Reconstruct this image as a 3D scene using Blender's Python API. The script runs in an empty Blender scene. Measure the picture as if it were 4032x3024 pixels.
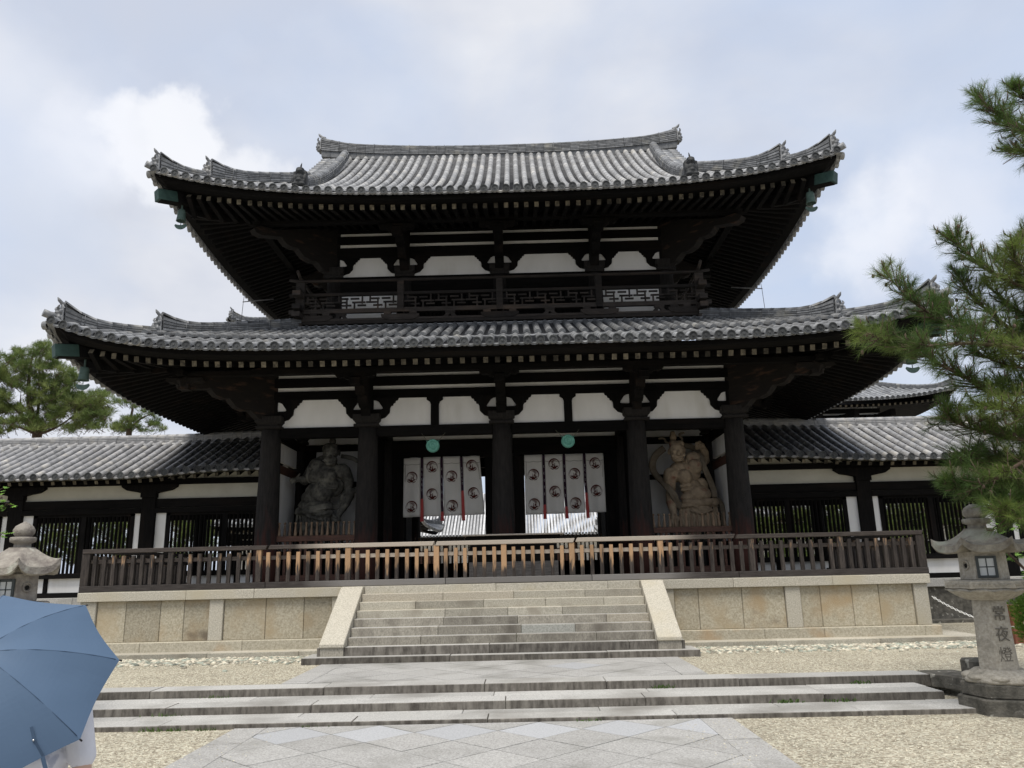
import bpy, bmesh, math, random
from mathutils import Vector, Matrix, noise
R = math.radians; PI = math.pi
rng = random.Random(7)
sc = bpy.context.scene
COL = sc.collection

# ------------------------------------------------------------------ camera
cam_d = bpy.data.cameras.new('camera'); cam = bpy.data.objects.new('camera', cam_d); COL.objects.link(cam)
CP = Vector((.432, -19.71, .277)); YAW, PIT, ROL = .0073, .2347, -.0231
_f = Vector((-math.sin(YAW)*math.cos(PIT), math.cos(YAW)*math.cos(PIT), math.sin(PIT)))
_r = Vector((math.cos(YAW), math.sin(YAW), 0)); _u = _r.cross(_f)
_r2 = math.cos(ROL)*_r + math.sin(ROL)*_u; _u2 = -math.sin(ROL)*_r + math.cos(ROL)*_u
cam.matrix_world = Matrix(((_r2.x, _u2.x, -_f.x, CP.x), (_r2.y, _u2.y, -_f.y, CP.y), (_r2.z, _u2.z, -_f.z, CP.z), (0, 0, 0, 1)))
cam_d.sensor_width = 36; cam_d.lens = 27.28; cam_d.clip_end = 3000; cam_d.clip_start = .05
sc.camera = cam
sc.view_settings.view_transform = 'Standard'; sc.view_settings.look = 'None'; sc.view_settings.gamma = 1
sc.view_settings.exposure = EXPOSURE = 0.42
def at(x, y, Y):
    """point on the plane Y seen at pixel x, y of a 2212 px wide picture: used to read real positions off the photograph"""
    k = 4032/2212
    q = _f*3055 + _r2*(x*k-2016) - _u2*(y*k-1512)
    return CP + q*((Y-CP.y)/q.y)

# ------------------------------------------------------------------ world: hazy blue sky with cloud
w = bpy.data.worlds.new('World'); sc.world = w; w.use_nodes = True
SUN_EL, SUN_AZ = 66, 200     # azimuth from north (+Y), clockwise
def dpx(x, y): return tuple((at(x, y, 100)-CP).normalized())
PUFFS = ((dpx(425, 300), .118, .142, (6.0, 6.1, 6.4, 1), .9), (dpx(345, 345), .118, .146, (5.9, 6.0, 6.3, 1), .85), (dpx(515, 385), .112, .140, (5.9, 6.0, 6.3, 1), .8), (dpx(200, 370), .09, .16, (6.3, 6.4, 6.8, 1), .6), (dpx(20, 300), .10, .26, (5.6, 5.75, 6.2, 1), .4), (dpx(150, 500), .09, .20, (4.0, 4.4, 5.2, 1), .6), (dpx(430, 460), .075, .13, (4.1, 4.45, 5.3, 1), .55), (dpx(1880, 520), .095, .16, (6.4, 6.45, 6.7, 1), .6), (dpx(2080, 440), .09, .2, (5.9, 6.0, 6.4, 1), .5), (dpx(1960, 600), .07, .15, (4.5, 4.75, 5.5, 1), .5))
def build_world():
    nt = w.node_tree; nt.nodes.clear(); N = nt.nodes.new; L = nt.links.new
    out = N('ShaderNodeOutputWorld'); bg = N('ShaderNodeBackground'); L(bg.outputs[0], out.inputs[0]); bg.inputs[1].default_value = .118
    sky = N('ShaderNodeTexSky'); sky.sky_type = 'NISHITA'; sky.sun_disc = False
    sky.sun_elevation = R(SUN_EL); sky.sun_rotation = R(SUN_AZ); sky.air_density = 1.3; sky.dust_density = 2.2; sky.ozone_density = 1.5
    tc = N('ShaderNodeTexCoord'); sep = N('ShaderNodeSeparateXYZ'); L(tc.outputs['Generated'], sep.inputs[0])
    # cloud layer coordinates: direction flattened a little so that the clouds stretch near the horizon
    mp = N('ShaderNodeMapping'); mp.inputs['Scale'].default_value = (1.5, 1.5, 2.6); mp.inputs['Location'].default_value = (.35, .1, .2); L(tc.outputs['Generated'], mp.inputs[0])
    n1 = N('ShaderNodeTexNoise'); n1.inputs['Scale'].default_value = 1.5; n1.inputs['Detail'].default_value = 7; n1.inputs['Roughness'].default_value = .52; n1.inputs['Distortion'].default_value = .35; L(mp.outputs[0], n1.inputs[0])
    r1 = N('ShaderNodeValToRGB'); L(n1.outputs[0], r1.inputs[0])
    r1.color_ramp.elements[0].position = .33; r1.color_ramp.elements[0].color = (.12, .12, .12, 1); r1.color_ramp.elements[1].position = .60; r1.color_ramp.elements[1].color = (1, 1, 1, 1)
    # cloud brightness: second noise gives the grey bellies and the bright tops
    n2 = N('ShaderNodeTexNoise'); n2.inputs['Scale'].default_value = 2.6; n2.inputs['Detail'].default_value = 6; n2.inputs['Roughness'].default_value = .5; L(mp.outputs[0], n2.inputs[0])
    r2 = N('ShaderNodeValToRGB'); L(n2.outputs[0], r2.inputs[0])
    e = r2.color_ramp.elements; e[0].position = .36; e[0].color = (3.95, 4.2, 4.85, 1); e[1].position = .70; e[1].color = (5.35, 5.45, 5.75, 1)
    # haze veil: thin blue mixed with the Nishita sky
    veil = N('ShaderNodeMix'); veil.data_type = 'RGBA'; veil.inputs[0].default_value = .8
    L(sky.outputs[0], veil.inputs[6]); veil.inputs[7].default_value = (3.9, 4.55, 5.8, 1)
    mix = N('ShaderNodeMix'); mix.data_type = 'RGBA'; L(r1.outputs[0], mix.inputs[0]); L(veil.outputs[2], mix.inputs[6]); L(r2.outputs[0], mix.inputs[7])
    # one bright cumulus low on the left
    def puff(d, lo, hi):
        nrm = N('ShaderNodeVectorMath'); nrm.operation = 'NORMALIZE'; L(tc.outputs['Generated'], nrm.inputs[0])
        wob = N('ShaderNodeTexNoise'); wob.inputs['Scale'].default_value = 11; wob.inputs['Detail'].default_value = 7; L(tc.outputs['Generated'], wob.inputs[0])
        sub = N('ShaderNodeVectorMath'); sub.operation = 'DISTANCE'; L(nrm.outputs[0], sub.inputs[0]); sub.inputs[1].default_value = Vector(d).normalized()
        ad = N('ShaderNodeMath'); ad.operation = 'MULTIPLY_ADD'; L(wob.outputs[0], ad.inputs[0]); ad.inputs[1].default_value = .16; L(sub.outputs['Value'], ad.inputs[2])
        mr = N('ShaderNodeMapRange'); mr.interpolation_type = 'SMOOTHSTEP'; L(ad.outputs[0], mr.inputs[0]); mr.inputs[1].default_value = hi; mr.inputs[2].default_value = lo
        return mr.outputs[0]
    last = mix.outputs[2]
    for d, lo, hi, c, k in PUFFS:
        m = N('ShaderNodeMix'); m.data_type = 'RGBA'; s = N('ShaderNodeMath'); s.operation = 'MULTIPLY'; L(puff(d, lo, hi), s.inputs[0]); s.inputs[1].default_value = k
        L(s.outputs[0], m.inputs[0]); L(last, m.inputs[6]); m.inputs[7].default_value = c; last = m.outputs[2]
    L(last, bg.inputs[0])
build_world()
sun_d = bpy.data.lights.new('sun', 'SUN'); sun_d.energy = 3.0; sun_d.angle = R(28); sun_d.color = (1, .95, .87)
sun = bpy.data.objects.new('sun', sun_d); COL.objects.link(sun)
_sd = Vector((math.sin(R(SUN_AZ))*math.cos(R(SUN_EL)), math.cos(R(SUN_AZ))*math.cos(R(SUN_EL)), math.sin(R(SUN_EL))))
sun.rotation_euler = _sd.to_track_quat('Z', 'Y').to_euler()
try:
    sc.cycles.max_bounces = 7; sc.cycles.diffuse_bounces = 4; sc.cycles.glossy_bounces = 2; sc.cycles.transparent_max_bounces = 6
except Exception: pass

# ------------------------------------------------------------------ materials
def mat(name, c1, c2, scale=8, rough=.8, bump=.2, bscale=None, tint=.25, stretch=(1, 1, 1), spec=.3, c3=None, s3=1.2, lo3=.55, hi3=.7, metal=0, detail=6, wave=None, hook=None):
    m = bpy.data.materials.new(name); m.use_nodes = True; nt = m.node_tree; N = nt.nodes.new; L = nt.links.new
    b = nt.nodes['Principled BSDF']; b.inputs['Roughness'].default_value = rough; b.inputs['Specular IOR Level'].default_value = spec; b.inputs['Metallic'].default_value = metal
    tc = N('ShaderNodeTexCoord'); mp = N('ShaderNodeMapping'); mp.inputs['Scale'].default_value = stretch; L(tc.outputs['Object'], mp.inputs[0])
    n = N('ShaderNodeTexNoise'); n.inputs['Scale'].default_value = scale; n.inputs['Detail'].default_value = detail; n.inputs['Roughness'].default_value = .6; L(mp.outputs[0], n.inputs[0])
    r = N('ShaderNodeValToRGB'); r.color_ramp.elements[0].position = .32; r.color_ramp.elements[1].position = .68
    r.color_ramp.elements[0].color = (*c1, 1); r.color_ramp.elements[1].color = (*c2, 1); L(n.outputs[0], r.inputs[0])
    last = r.outputs[0]
    if c3:
        n3 = N('ShaderNodeTexNoise'); n3.inputs['Scale'].default_value = s3; n3.inputs['Detail'].default_value = 5; L(mp.outputs[0], n3.inputs[0])
        r3 = N('ShaderNodeMapRange'); r3.inputs[1].default_value = lo3; r3.inputs[2].default_value = hi3; L(n3.outputs[0], r3.inputs[0])
        m3 = N('ShaderNodeMix'); m3.data_type = 'RGBA'; L(r3.outputs[0], m3.inputs[0]); L(last, m3.inputs[6]); m3.inputs[7].default_value = (*c3, 1); last = m3.outputs[2]
    if hook: last = hook(nt, tc, last)
    if tint:
        a = N('ShaderNodeAttribute'); a.attribute_name = 'tint'
        mr = N('ShaderNodeMapRange'); mr.inputs[3].default_value = 1-tint; mr.inputs[4].default_value = 1+tint; L(a.outputs['Fac'], mr.inputs[0])
        mu = N('ShaderNodeVectorMath'); mu.operation = 'SCALE'; L(last, mu.inputs[0]); L(mr.outputs[0], mu.inputs['Scale']); last = mu.outputs[0]
    L(last, b.inputs['Base Color'])
    if bump:
        nb = N('ShaderNodeTexNoise'); nb.inputs['Scale'].default_value = bscale or scale*3; nb.inputs['Detail'].default_value = 5; L(mp.outputs[0], nb.inputs[0])
        bp = N('ShaderNodeBump'); bp.inputs['Strength'].default_value = bump; bp.inputs['Distance'].default_value = .02; L(nb.outputs[0], bp.inputs['Height']); L(bp.outputs[0], b.inputs['Normal'])
    return m
def zred(nt, tc, last):
    """old red paint left on the foot of the columns and posts"""
    N = nt.nodes.new; L = nt.links.new
    sp = N('ShaderNodeSeparateXYZ'); L(tc.outputs['Object'], sp.inputs[0])
    n = N('ShaderNodeTexNoise'); n.inputs['Scale'].default_value = 5; n.inputs['Detail'].default_value = 6; mp = N('ShaderNodeMapping'); mp.inputs['Scale'].default_value = (2.5, 2.5, .35); L(tc.outputs['Object'], mp.inputs[0]); L(mp.outputs[0], n.inputs[0])
    ma = N('ShaderNodeMath'); ma.operation = 'MULTIPLY_ADD'; L(n.outputs[0], ma.inputs[0]); ma.inputs[1].default_value = -2.6; L(sp.outputs[2], ma.inputs[2])
    mr = N('ShaderNodeMapRange'); L(ma.outputs[0], mr.inputs[0]); mr.inputs[1].default_value = .25; mr.inputs[2].default_value = -.7; mr.inputs[4].default_value = .85
    m = N('ShaderNodeMix'); m.data_type = 'RGBA'; L(mr.outputs[0], m.inputs[0]); L(last, m.inputs[6]); m.inputs[7].default_value = (.055, .018, .013, 1)
    return m.outputs[2]
def worn(nt, tc, last):
    """fence timber: freshly worn orange wood at the tops near the middle, dark weathering at the ends and feet"""
    N = nt.nodes.new; L = nt.links.new
    g = N('ShaderNodeNewGeometry'); sp = N('ShaderNodeSeparateXYZ'); L(g.outputs['Position'], sp.inputs[0])
    mp = N('ShaderNodeMapping'); mp.inputs['Scale'].default_value = (3.2, 3.2, .55); L(g.outputs['Position'], mp.inputs[0])
    n = N('ShaderNodeTexNoise'); n.inputs['Scale'].default_value = 7; n.inputs['Detail'].default_value = 5; L(mp.outputs[0], n.inputs[0])
    zz = N('ShaderNodeMapRange'); L(sp.outputs[2], zz.inputs[0]); zz.inputs[1].default_value = .12; zz.inputs[2].default_value = .62; zz.inputs[3].default_value = -.2; zz.inputs[4].default_value = .46
    ab = N('ShaderNodeMath'); ab.operation = 'ABSOLUTE'; sb = N('ShaderNodeMath'); sb.operation = 'ADD'; L(sp.outputs[0], sb.inputs[0]); sb.inputs[1].default_value = .9; L(sb.outputs[0], ab.inputs[0])
    xx = N('ShaderNodeMapRange'); L(ab.outputs[0], xx.inputs[0]); xx.inputs[1].default_value = 2.2; xx.inputs[2].default_value = 6.2; xx.inputs[3].default_value = .14; xx.inputs[4].default_value = -.36
    a1 = N('ShaderNodeMath'); a1.operation = 'ADD'; L(n.outputs[0], a1.inputs[0]); L(zz.outputs[0], a1.inputs[1])
    a2 = N('ShaderNodeMath'); a2.operation = 'ADD'; L(a1.outputs[0], a2.inputs[0]); L(xx.outputs[0], a2.inputs[1])
    at_ = N('ShaderNodeAttribute'); at_.attribute_name = 'tint'; a3 = N('ShaderNodeMath'); a3.operation = 'MULTIPLY_ADD'; L(at_.outputs['Fac'], a3.inputs[0]); a3.inputs[1].default_value = .25; L(a2.outputs[0], a3.inputs[2])
    mr = N('ShaderNodeMapRange'); L(a3.outputs[0], mr.inputs[0]); mr.inputs[1].default_value = .80; mr.inputs[2].default_value = 1.06
    m = N('ShaderNodeMix'); m.data_type = 'RGBA'; L(mr.outputs[0], m.inputs[0]); L(last, m.inputs[6]); m.inputs[7].default_value = (.36, .225, .125, 1)
    return m.outputs[2]
def xgrey(nt, tc, last):
    """handrail: silver grey in the middle, dark brown towards both ends"""
    N = nt.nodes.new; L = nt.links.new
    g = N('ShaderNodeNewGeometry'); sp = N('ShaderNodeSeparateXYZ'); L(g.outputs['Position'], sp.inputs[0])
    ab = N('ShaderNodeMath'); ab.operation = 'ABSOLUTE'; sb = N('ShaderNodeMath'); sb.operation = 'ADD'; L(sp.outputs[0], sb.inputs[0]); sb.inputs[1].default_value = .1; L(sb.outputs[0], ab.inputs[0])
    n = N('ShaderNodeTexNoise'); n.inputs['Scale'].default_value = .9; L(g.outputs['Position'], n.inputs[0])
    ma = N('ShaderNodeMath'); ma.operation = 'MULTIPLY_ADD'; L(n.outputs[0], ma.inputs[0]); ma.inputs[1].default_value = 1.5; L(ab.outputs[0], ma.inputs[2])
    mr = N('ShaderNodeMapRange'); L(ma.outputs[0], mr.inputs[0]); mr.inputs[1].default_value = 5.0; mr.inputs[2].default_value = 4.2; mr.inputs[4].default_value = .9
    m = N('ShaderNodeMix'); m.data_type = 'RGBA'; L(mr.outputs[0], m.inputs[0]); L(last, m.inputs[6]); m.inputs[7].default_value = (.46, .40, .33, 1)
    return m.outputs[2]

def xgrey2(nt, tc, last):
    o = xgrey(nt, tc, last); o.node.inputs[7].default_value = (.19, .18, .17, 1); return o
M = {}
M['wood'] = mat('aged_shade_dark_timber', (.0036, .0034, .0034), (.0085, .0077, .0073), 3, .85, .4, 14, .25, (6, 6, 1), c3=(.015, .011, .009), spec=.10, s3=.5, lo3=.55, hi3=.75)  # dark timber with the under-eave shade put into its colour, near black
M['woodx'] = mat('aged_shade_dark_timber_horizontal', (.0036, .0034, .0034), (.0085, .0077, .0073), 3, .85, .4, 14, .25, (.7, 5, 5), c3=(.015, .011, .009), spec=.10, s3=.5, lo3=.55, hi3=.75)  # same timber with level grain, eave shade again in the colour
M['timber_out'] = mat('lit_copy_timber', (.016, .013, .011), (.036, .030, .026), 4, .8, .5, 18, .5, (.8, 5, 5), c3=(.06, .042, .03), s3=.8, lo3=.55, hi3=.75)  # balcony copy of the timber, colour lightened so it looks lit
M['column'] = mat('column_timber', (.009, .0078, .0074), (.023, .020, .018), 4, .85, .8, 20, .1, (5, 5, .8), hook=zred)
M['red'] = mat('worn_red_brown_timber', (.055, .028, .02), (.10, .048, .033), 4, .7, .4, 20, .2, (1, 6, 6))
M['endgrain'] = mat('weathered_rafter_end', (.03, .026, .019), (.13, .11, .075), 9, .9, .4, 40, .7, (1, 1, 1))
M['ochre'] = mat('ochre_paint_flakes', (.008, .0065, .006), (.014, .011, .009), 5, .85, .5, 20, .2, (.5, 1, 3), c3=(.05, .028, .018), s3=2.6, lo3=.58, hi3=.68)
M['plaster'] = mat('white_plaster', (.70, .69, .665), (.79, .78, .76), 2, .9, .1, 30, .04, (1, 1, .35), c3=(.62, .605, .56), s3=1.5, lo3=.52, hi3=.70)
M['plaster_warm'] = mat('yellowed_plaster', (.42, .40, .33), (.52, .50, .42), 1.5, .9, .1, 30, .04)
M['tile'] = mat('grey_roof_tile', (.155, .16, .165), (.29, .295, .30), 7, .5, .35, 30, .34, (1, 1, 1), .45, c3=(.36, .345, .31), s3=1.6, lo3=.6, hi3=.76)
M['tile_light'] = mat('pale_weathered_tile', (.215, .217, .222), (.35, .345, .34), 7, .55, .35, 30, .18, (1, 1, 1), .45, c3=(.42, .40, .36), s3=2.2, lo3=.55, hi3=.72)
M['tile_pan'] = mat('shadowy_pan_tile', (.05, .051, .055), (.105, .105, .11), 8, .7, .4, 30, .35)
M['tile_ridge'] = mat('dark_ridge_tile', (.10, .105, .11), (.20, .203, .207), 8, .6, .4, 30, .34, c3=(.26, .25, .22), s3=2, lo3=.56, hi3=.72)
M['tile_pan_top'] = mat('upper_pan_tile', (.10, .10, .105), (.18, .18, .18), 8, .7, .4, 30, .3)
M['tile_dark'] = mat('shade_dark_tile_disc', (.03, .032, .034), (.065, .068, .068), 16, .65, .6, 60, .4)  # disc colour darkened to stand for shade on the disc fronts
M['verdigris'] = mat('green_copper_cap', (.012, .032, .027), (.028, .06, .05), 6, .6, .2, 30, .2, c3=(.05, .12, .10), s3=3, lo3=.6, hi3=.75)
M['bronze'] = mat('pale_verdigris_bronze', (.08, .26, .20), (.17, .42, .34), 12, .6, .3, 40, .1)
M['stone_warm'] = mat('warm_granite', (.27, .245, .185), (.45, .415, .33), 30, .9, .5, 60, .12, c3=(.36, .27, .17), s3=1.3, lo3=.56, hi3=.74)
M['stone_pale'] = mat('pale_granite_coping', (.30, .28, .225), (.52, .485, .41), 40, .9, .5, 70, .12, c3=(.40, .36, .27), s3=1.1, lo3=.5, hi3=.7)
M['stone_panel'] = mat('stained_granite_slab', (.26, .23, .165), (.45, .41, .32), 30, .9, .5, 60, .16, c3=(.33, .265, .17), s3=1.7, lo3=.46, hi3=.72)
def panel_soot(nt, tc, last):
    N = nt.nodes.new; L = nt.links.new
    n = N('ShaderNodeTexNoise'); n.inputs['Scale'].default_value = .95; n.inputs['Detail'].default_value = 6; mp = N('ShaderNodeMapping'); mp.inputs['Location'].default_value = (3.1, 0, 7.3); mp.inputs['Scale'].default_value = (1, 1, 1.6); L(tc.outputs['Object'], mp.inputs[0]); L(mp.outputs[0], n.inputs[0])
    mr = N('ShaderNodeMapRange'); L(n.outputs[0], mr.inputs[0]); mr.inputs[1].default_value = .60; mr.inputs[2].default_value = .70; mr.inputs[4].default_value = .75
    m = N('ShaderNodeMix'); m.data_type = 'RGBA'; L(mr.outputs[0], m.inputs[0]); L(last, m.inputs[6]); m.inputs[7].default_value = (.11, .085, .065, 1)
    return m.outputs[2]
M['stone_soot'] = mat('soot_stained_granite_slab', (.26, .23, .165), (.44, .40, .31), 30, .9, .5, 60, .14, c3=(.32, .245, .15), s3=1.7, lo3=.46, hi3=.70, hook=panel_soot)
M['stone_grey'] = mat('grey_granite_paving', (.23, .225, .21), (.48, .47, .45), 55, .88, .5, 90, .07, c3=(.24, .235, .215), s3=1.3, lo3=.5, hi3=.72)
M['stone_tread'] = mat('pale_granite_tread', (.27, .265, .25), (.50, .49, .46), 60, .85, .4, 90, .12, c3=(.22, .21, .19), s3=.8, lo3=.48, hi3=.72)
M['stone_blue'] = mat('bluish_granite_slab', (.31, .315, .322), (.45, .455, .46), 50, .7, .2, 70, .06)
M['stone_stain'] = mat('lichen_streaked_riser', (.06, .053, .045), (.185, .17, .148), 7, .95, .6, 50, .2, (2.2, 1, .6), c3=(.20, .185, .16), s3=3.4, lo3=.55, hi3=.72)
M['stone_step'] = mat('step_riser_granite', (.25, .235, .19), (.44, .41, .34), 40, .9, .4, 60, .22, c3=(.25, .225, .18), s3=2.6, lo3=.50, hi3=.72)
M['joint'] = mat('dark_joint_soil', (.045, .042, .03), (.10, .09, .065), 20, .95, .3, 60, .1, c3=(.07, .10, .03), s3=2, lo3=.5, hi3=.65)
M['lantern'] = mat('lichen_lantern_stone', (.27, .245, .20), (.42, .39, .33), 24, .9, .6, 45, .1, c3=(.15, .14, .115), s3=2.6, lo3=.54, hi3=.74)
M['lantern_hat'] = mat('green_grey_lichen_stone', (.14, .125, .105), (.32, .30, .25), 9, .95, .8, 35, .1, c3=(.27, .285, .235), s3=2.2, lo3=.56, hi3=.66)
M['lantern_old'] = mat('weathered_purple_grey_stone', (.15, .13, .115), (.34, .315, .27), 6, .95, .8, 30, .15, c3=(.42, .42, .36), s3=4, lo3=.57, hi3=.66)
M['mossy'] = mat('mossy_dark_stone', (.05, .048, .04), (.14, .13, .11), 8, .95, .7, 35, .15, c3=(.30, .29, .25), s3=7, lo3=.62, hi3=.68)
M['cloth'] = mat('off_white_cotton', (.62, .60, .56), (.68, .66, .62), 3, .9, .15, 120, .04)
M['cloth'] = None
M['crest'] = mat('dark_red_dye', (.075, .018, .014), (.11, .024, .018), 10, .9, 0, None, 0)
M['purple'] = mat('dark_purple_ribbon', (.020, .008, .018), (.035, .012, .03), 10, .8, 0, None, 0)
M['pinkred'] = mat('faded_red_ribbon', (.36, .05, .05), (.46, .08, .075), 10, .8, 0, None, 0)
M['thread'] = mat('olive_cord', (.16, .15, .11), (.2, .19, .14), 10, .8, 0, None, 0)
M['clay_dark'] = mat('dark_clay_figure', (.03, .029, .026), (.12, .115, .098), 8, .85, .7, 26, .1, c3=(.2, .19, .155), s3=3, lo3=.52, hi3=.66)
M['clay_tan'] = mat('tan_clay_figure', (.22, .165, .11), (.40, .31, .21), 7, .8, .6, 26, .1, c3=(.22, .10, .065), s3=2.4, lo3=.62, hi3=.70)
M['scarf_tan'] = mat('grey_tan_scarf', (.12, .095, .065), (.2, .165, .12), 6, .85, .4, 30, .1)
M['fencewood'] = mat('weathered_fence_wood', (.020, .016, .0145), (.07, .058, .05), 5, .8, .5, 25, .25, (8, 8, .9), hook=worn)
M['railwood'] = mat('weathered_handrail', (.032, .025, .022), (.085, .07, .06), 5, .75, .5, 25, .15, (.8, 8, 8), hook=xgrey)
M['sillwood'] = mat('weathered_bottom_rail', (.022, .018, .016), (.055, .047, .043), 5, .75, .5, 25, .15, (.8, 8, 8), hook=xgrey2)
M['picket'] = mat('turned_picket_wood', (.10, .065, .042), (.20, .14, .09), 6, .7, .3, 30, .35, (4, 4, 1))
M['umbrella'] = mat('blue_grey_umbrella_fabric', (.080, .13, .205), (.088, .14, .22), 4, .5, .04, 8, 0, spec=.45)
M['black'] = mat('black_plastic', (.01, .01, .012), (.02, .02, .022), 10, .4, 0, None, 0)
M['metal'] = mat('brushed_metal', (.5, .5, .5), (.6, .6, .6), 10, .3, 0, None, 0, metal=1)
M['white_metal'] = mat('white_plastic_chain', (.7, .7, .68), (.78, .78, .76), 10, .5, 0, None, 0)
M['skin'] = mat('skin', (.50, .33, .25), (.55, .37, .28), 6, .6, .05, 40, 0)
M['hair'] = mat('black_hair', (.012, .010, .009), (.025, .02, .018), 20, .5, .4, 90, 0)
M['shirt'] = mat('white_print_shirt', (.62, .62, .66), (.70, .70, .73), 8, .9, .3, 16, 0, c3=(.40, .42, .50), s3=11, lo3=.58, hi3=.64)
M['trouser'] = mat('dark_trousers', (.03, .035, .05), (.04, .045, .06), 20, .9, .2, 90, 0)
M['glass'] = mat('frosted_lantern_paper', (.42, .44, .44), (.5, .52, .52), 5, .4, 0, None, 0)
M['frame_black'] = mat('dark_grey_window_frame', (.035, .042, .042), (.05, .058, .058), 12, .5, .1, 40, 0)
M['bark'] = mat('pine_bark', (.045, .03, .022), (.12, .085, .06), 12, .9, .8, 40, 0, (1, 1, .4))
M['rope'] = mat('red_brown_post', (.14, .05, .03), (.2, .075, .045), 8, .8, .4, 30, 0)
def leafmat(name, a, b, c, tint=.45, trans=.35):
    m = mat(name, a, b, 1.2, .6, 0, None, tint, c3=c, s3=.7, lo3=.45, hi3=.6)
    nt = m.node_tree; p = nt.nodes['Principled BSDF']; o = nt.nodes['Material Output']
    t = nt.nodes.new('ShaderNodeBsdfTranslucent'); mx = nt.nodes.new('ShaderNodeMixShader'); mx.inputs[0].default_value = trans
    nt.links.new(p.inputs['Base Color'].links[0].from_socket, t.inputs[0]); nt.links.new(p.outputs[0], mx.inputs[1]); nt.links.new(t.outputs[0], mx.inputs[2]); nt.links.new(mx.outputs[0], o.inputs[0]); return m
M['needle'] = leafmat('pine_needles', (.050, .095, .024), (.11, .175, .042), (.16, .21, .05))
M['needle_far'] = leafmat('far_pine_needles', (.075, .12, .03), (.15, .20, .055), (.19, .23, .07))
M['leaf'] = leafmat('bright_maple_leaf', (.10, .22, .03), (.18, .34, .05), (.2, .36, .07))
M['cypress'] = leafmat('yellow_green_conifer', (.10, .20, .02), (.18, .30, .04), (.2, .32, .06))
M['moss'] = leafmat('weed_green', (.05, .10, .02), (.09, .16, .03), (.1, .18, .04))
M['umbrella'] = leafmat('blue_grey_umbrella_fabric', (.080, .13, .205), (.088, .14, .22), (.086, .137, .214), 0, .12)
M['cloth'] = leafmat('off_white_cotton', (.82, .80, .76), (.87, .85, .81), (.78, .76, .71), 0, .3)
def gravelmat():
    m = bpy.data.materials.new('beige_gravel'); m.use_nodes = True; nt = m.node_tree; N = nt.nodes.new; L = nt.links.new; b = nt.nodes['Principled BSDF']; b.inputs['Roughness'].default_value = .9; b.inputs['Specular IOR Level'].default_value = .2
    tc = N('ShaderNodeTexCoord'); v = N('ShaderNodeTexVoronoi'); v.inputs['Scale'].default_value = 42; v.inputs['Randomness'].default_value = 1; L(tc.outputs['Object'], v.inputs[0])
    bw = N('ShaderNodeSeparateColor'); L(v.outputs['Color'], bw.inputs[0])
    r = N('ShaderNodeValToRGB'); L(bw.outputs[0], r.inputs[0]); e = r.color_ramp.elements; e[0].position = 0; e[0].color = (.21, .18, .13, 1); e[1].position = 1; e[1].color = (.64, .61, .49, 1)
    x = r.color_ramp.elements.new(.35); x.color = (.38, .335, .255, 1); x = r.color_ramp.elements.new(.75); x.color = (.485, .455, .355, 1)
    n = N('ShaderNodeTexNoise'); n.inputs['Scale'].default_value = 1.1; n.inputs['Detail'].default_value = 6; L(tc.outputs['Object'], n.inputs[0])
    mr = N('ShaderNodeMapRange'); L(n.outputs[0], mr.inputs[0]); mr.inputs[1].default_value = .3; mr.inputs[2].default_value = .7; mr.inputs[3].default_value = .78; mr.inputs[4].default_value = .98
    n5 = N('ShaderNodeTexNoise'); n5.inputs['Scale'].default_value = 22; n5.inputs['Detail'].default_value = 2; L(tc.outputs['Object'], n5.inputs[0])
    m5 = N('ShaderNodeMapRange'); L(n5.outputs[0], m5.inputs[0]); m5.inputs[1].default_value = .3; m5.inputs[2].default_value = .7; m5.inputs[3].default_value = .72; m5.inputs[4].default_value = 1.2
    mm = N('ShaderNodeMath'); mm.operation = 'MULTIPLY'; L(mr.outputs[0], mm.inputs[0]); L(m5.outputs[0], mm.inputs[1])
    mu = N('ShaderNodeVectorMath'); mu.operation = 'SCALE'; L(r.outputs[0], mu.inputs[0]); L(mm.outputs[0], mu.inputs['Scale']); L(mu.outputs[0], b.inputs['Base Color'])
    bp = N('ShaderNodeBump'); bp.inputs['Strength'].default_value = .8; bp.inputs['Distance'].default_value = .015; bp.invert = True; L(v.outputs['Distance'], bp.inputs['Height']); L(bp.outputs[0], b.inputs['Normal'])
    return m
M['gravel'] = gravelmat()
M['pebble'] = mat('river_pebble', (.33, .30, .235), (.55, .51, .41), 14, .8, .1, 50, .5, c3=(.27, .29, .24), s3=6, lo3=.5, hi3=.55)
M['soil'] = mat('courtyard_sand', (.42, .38, .30), (.52, .48, .39), 5, .95, .2, 50, 0)

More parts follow.
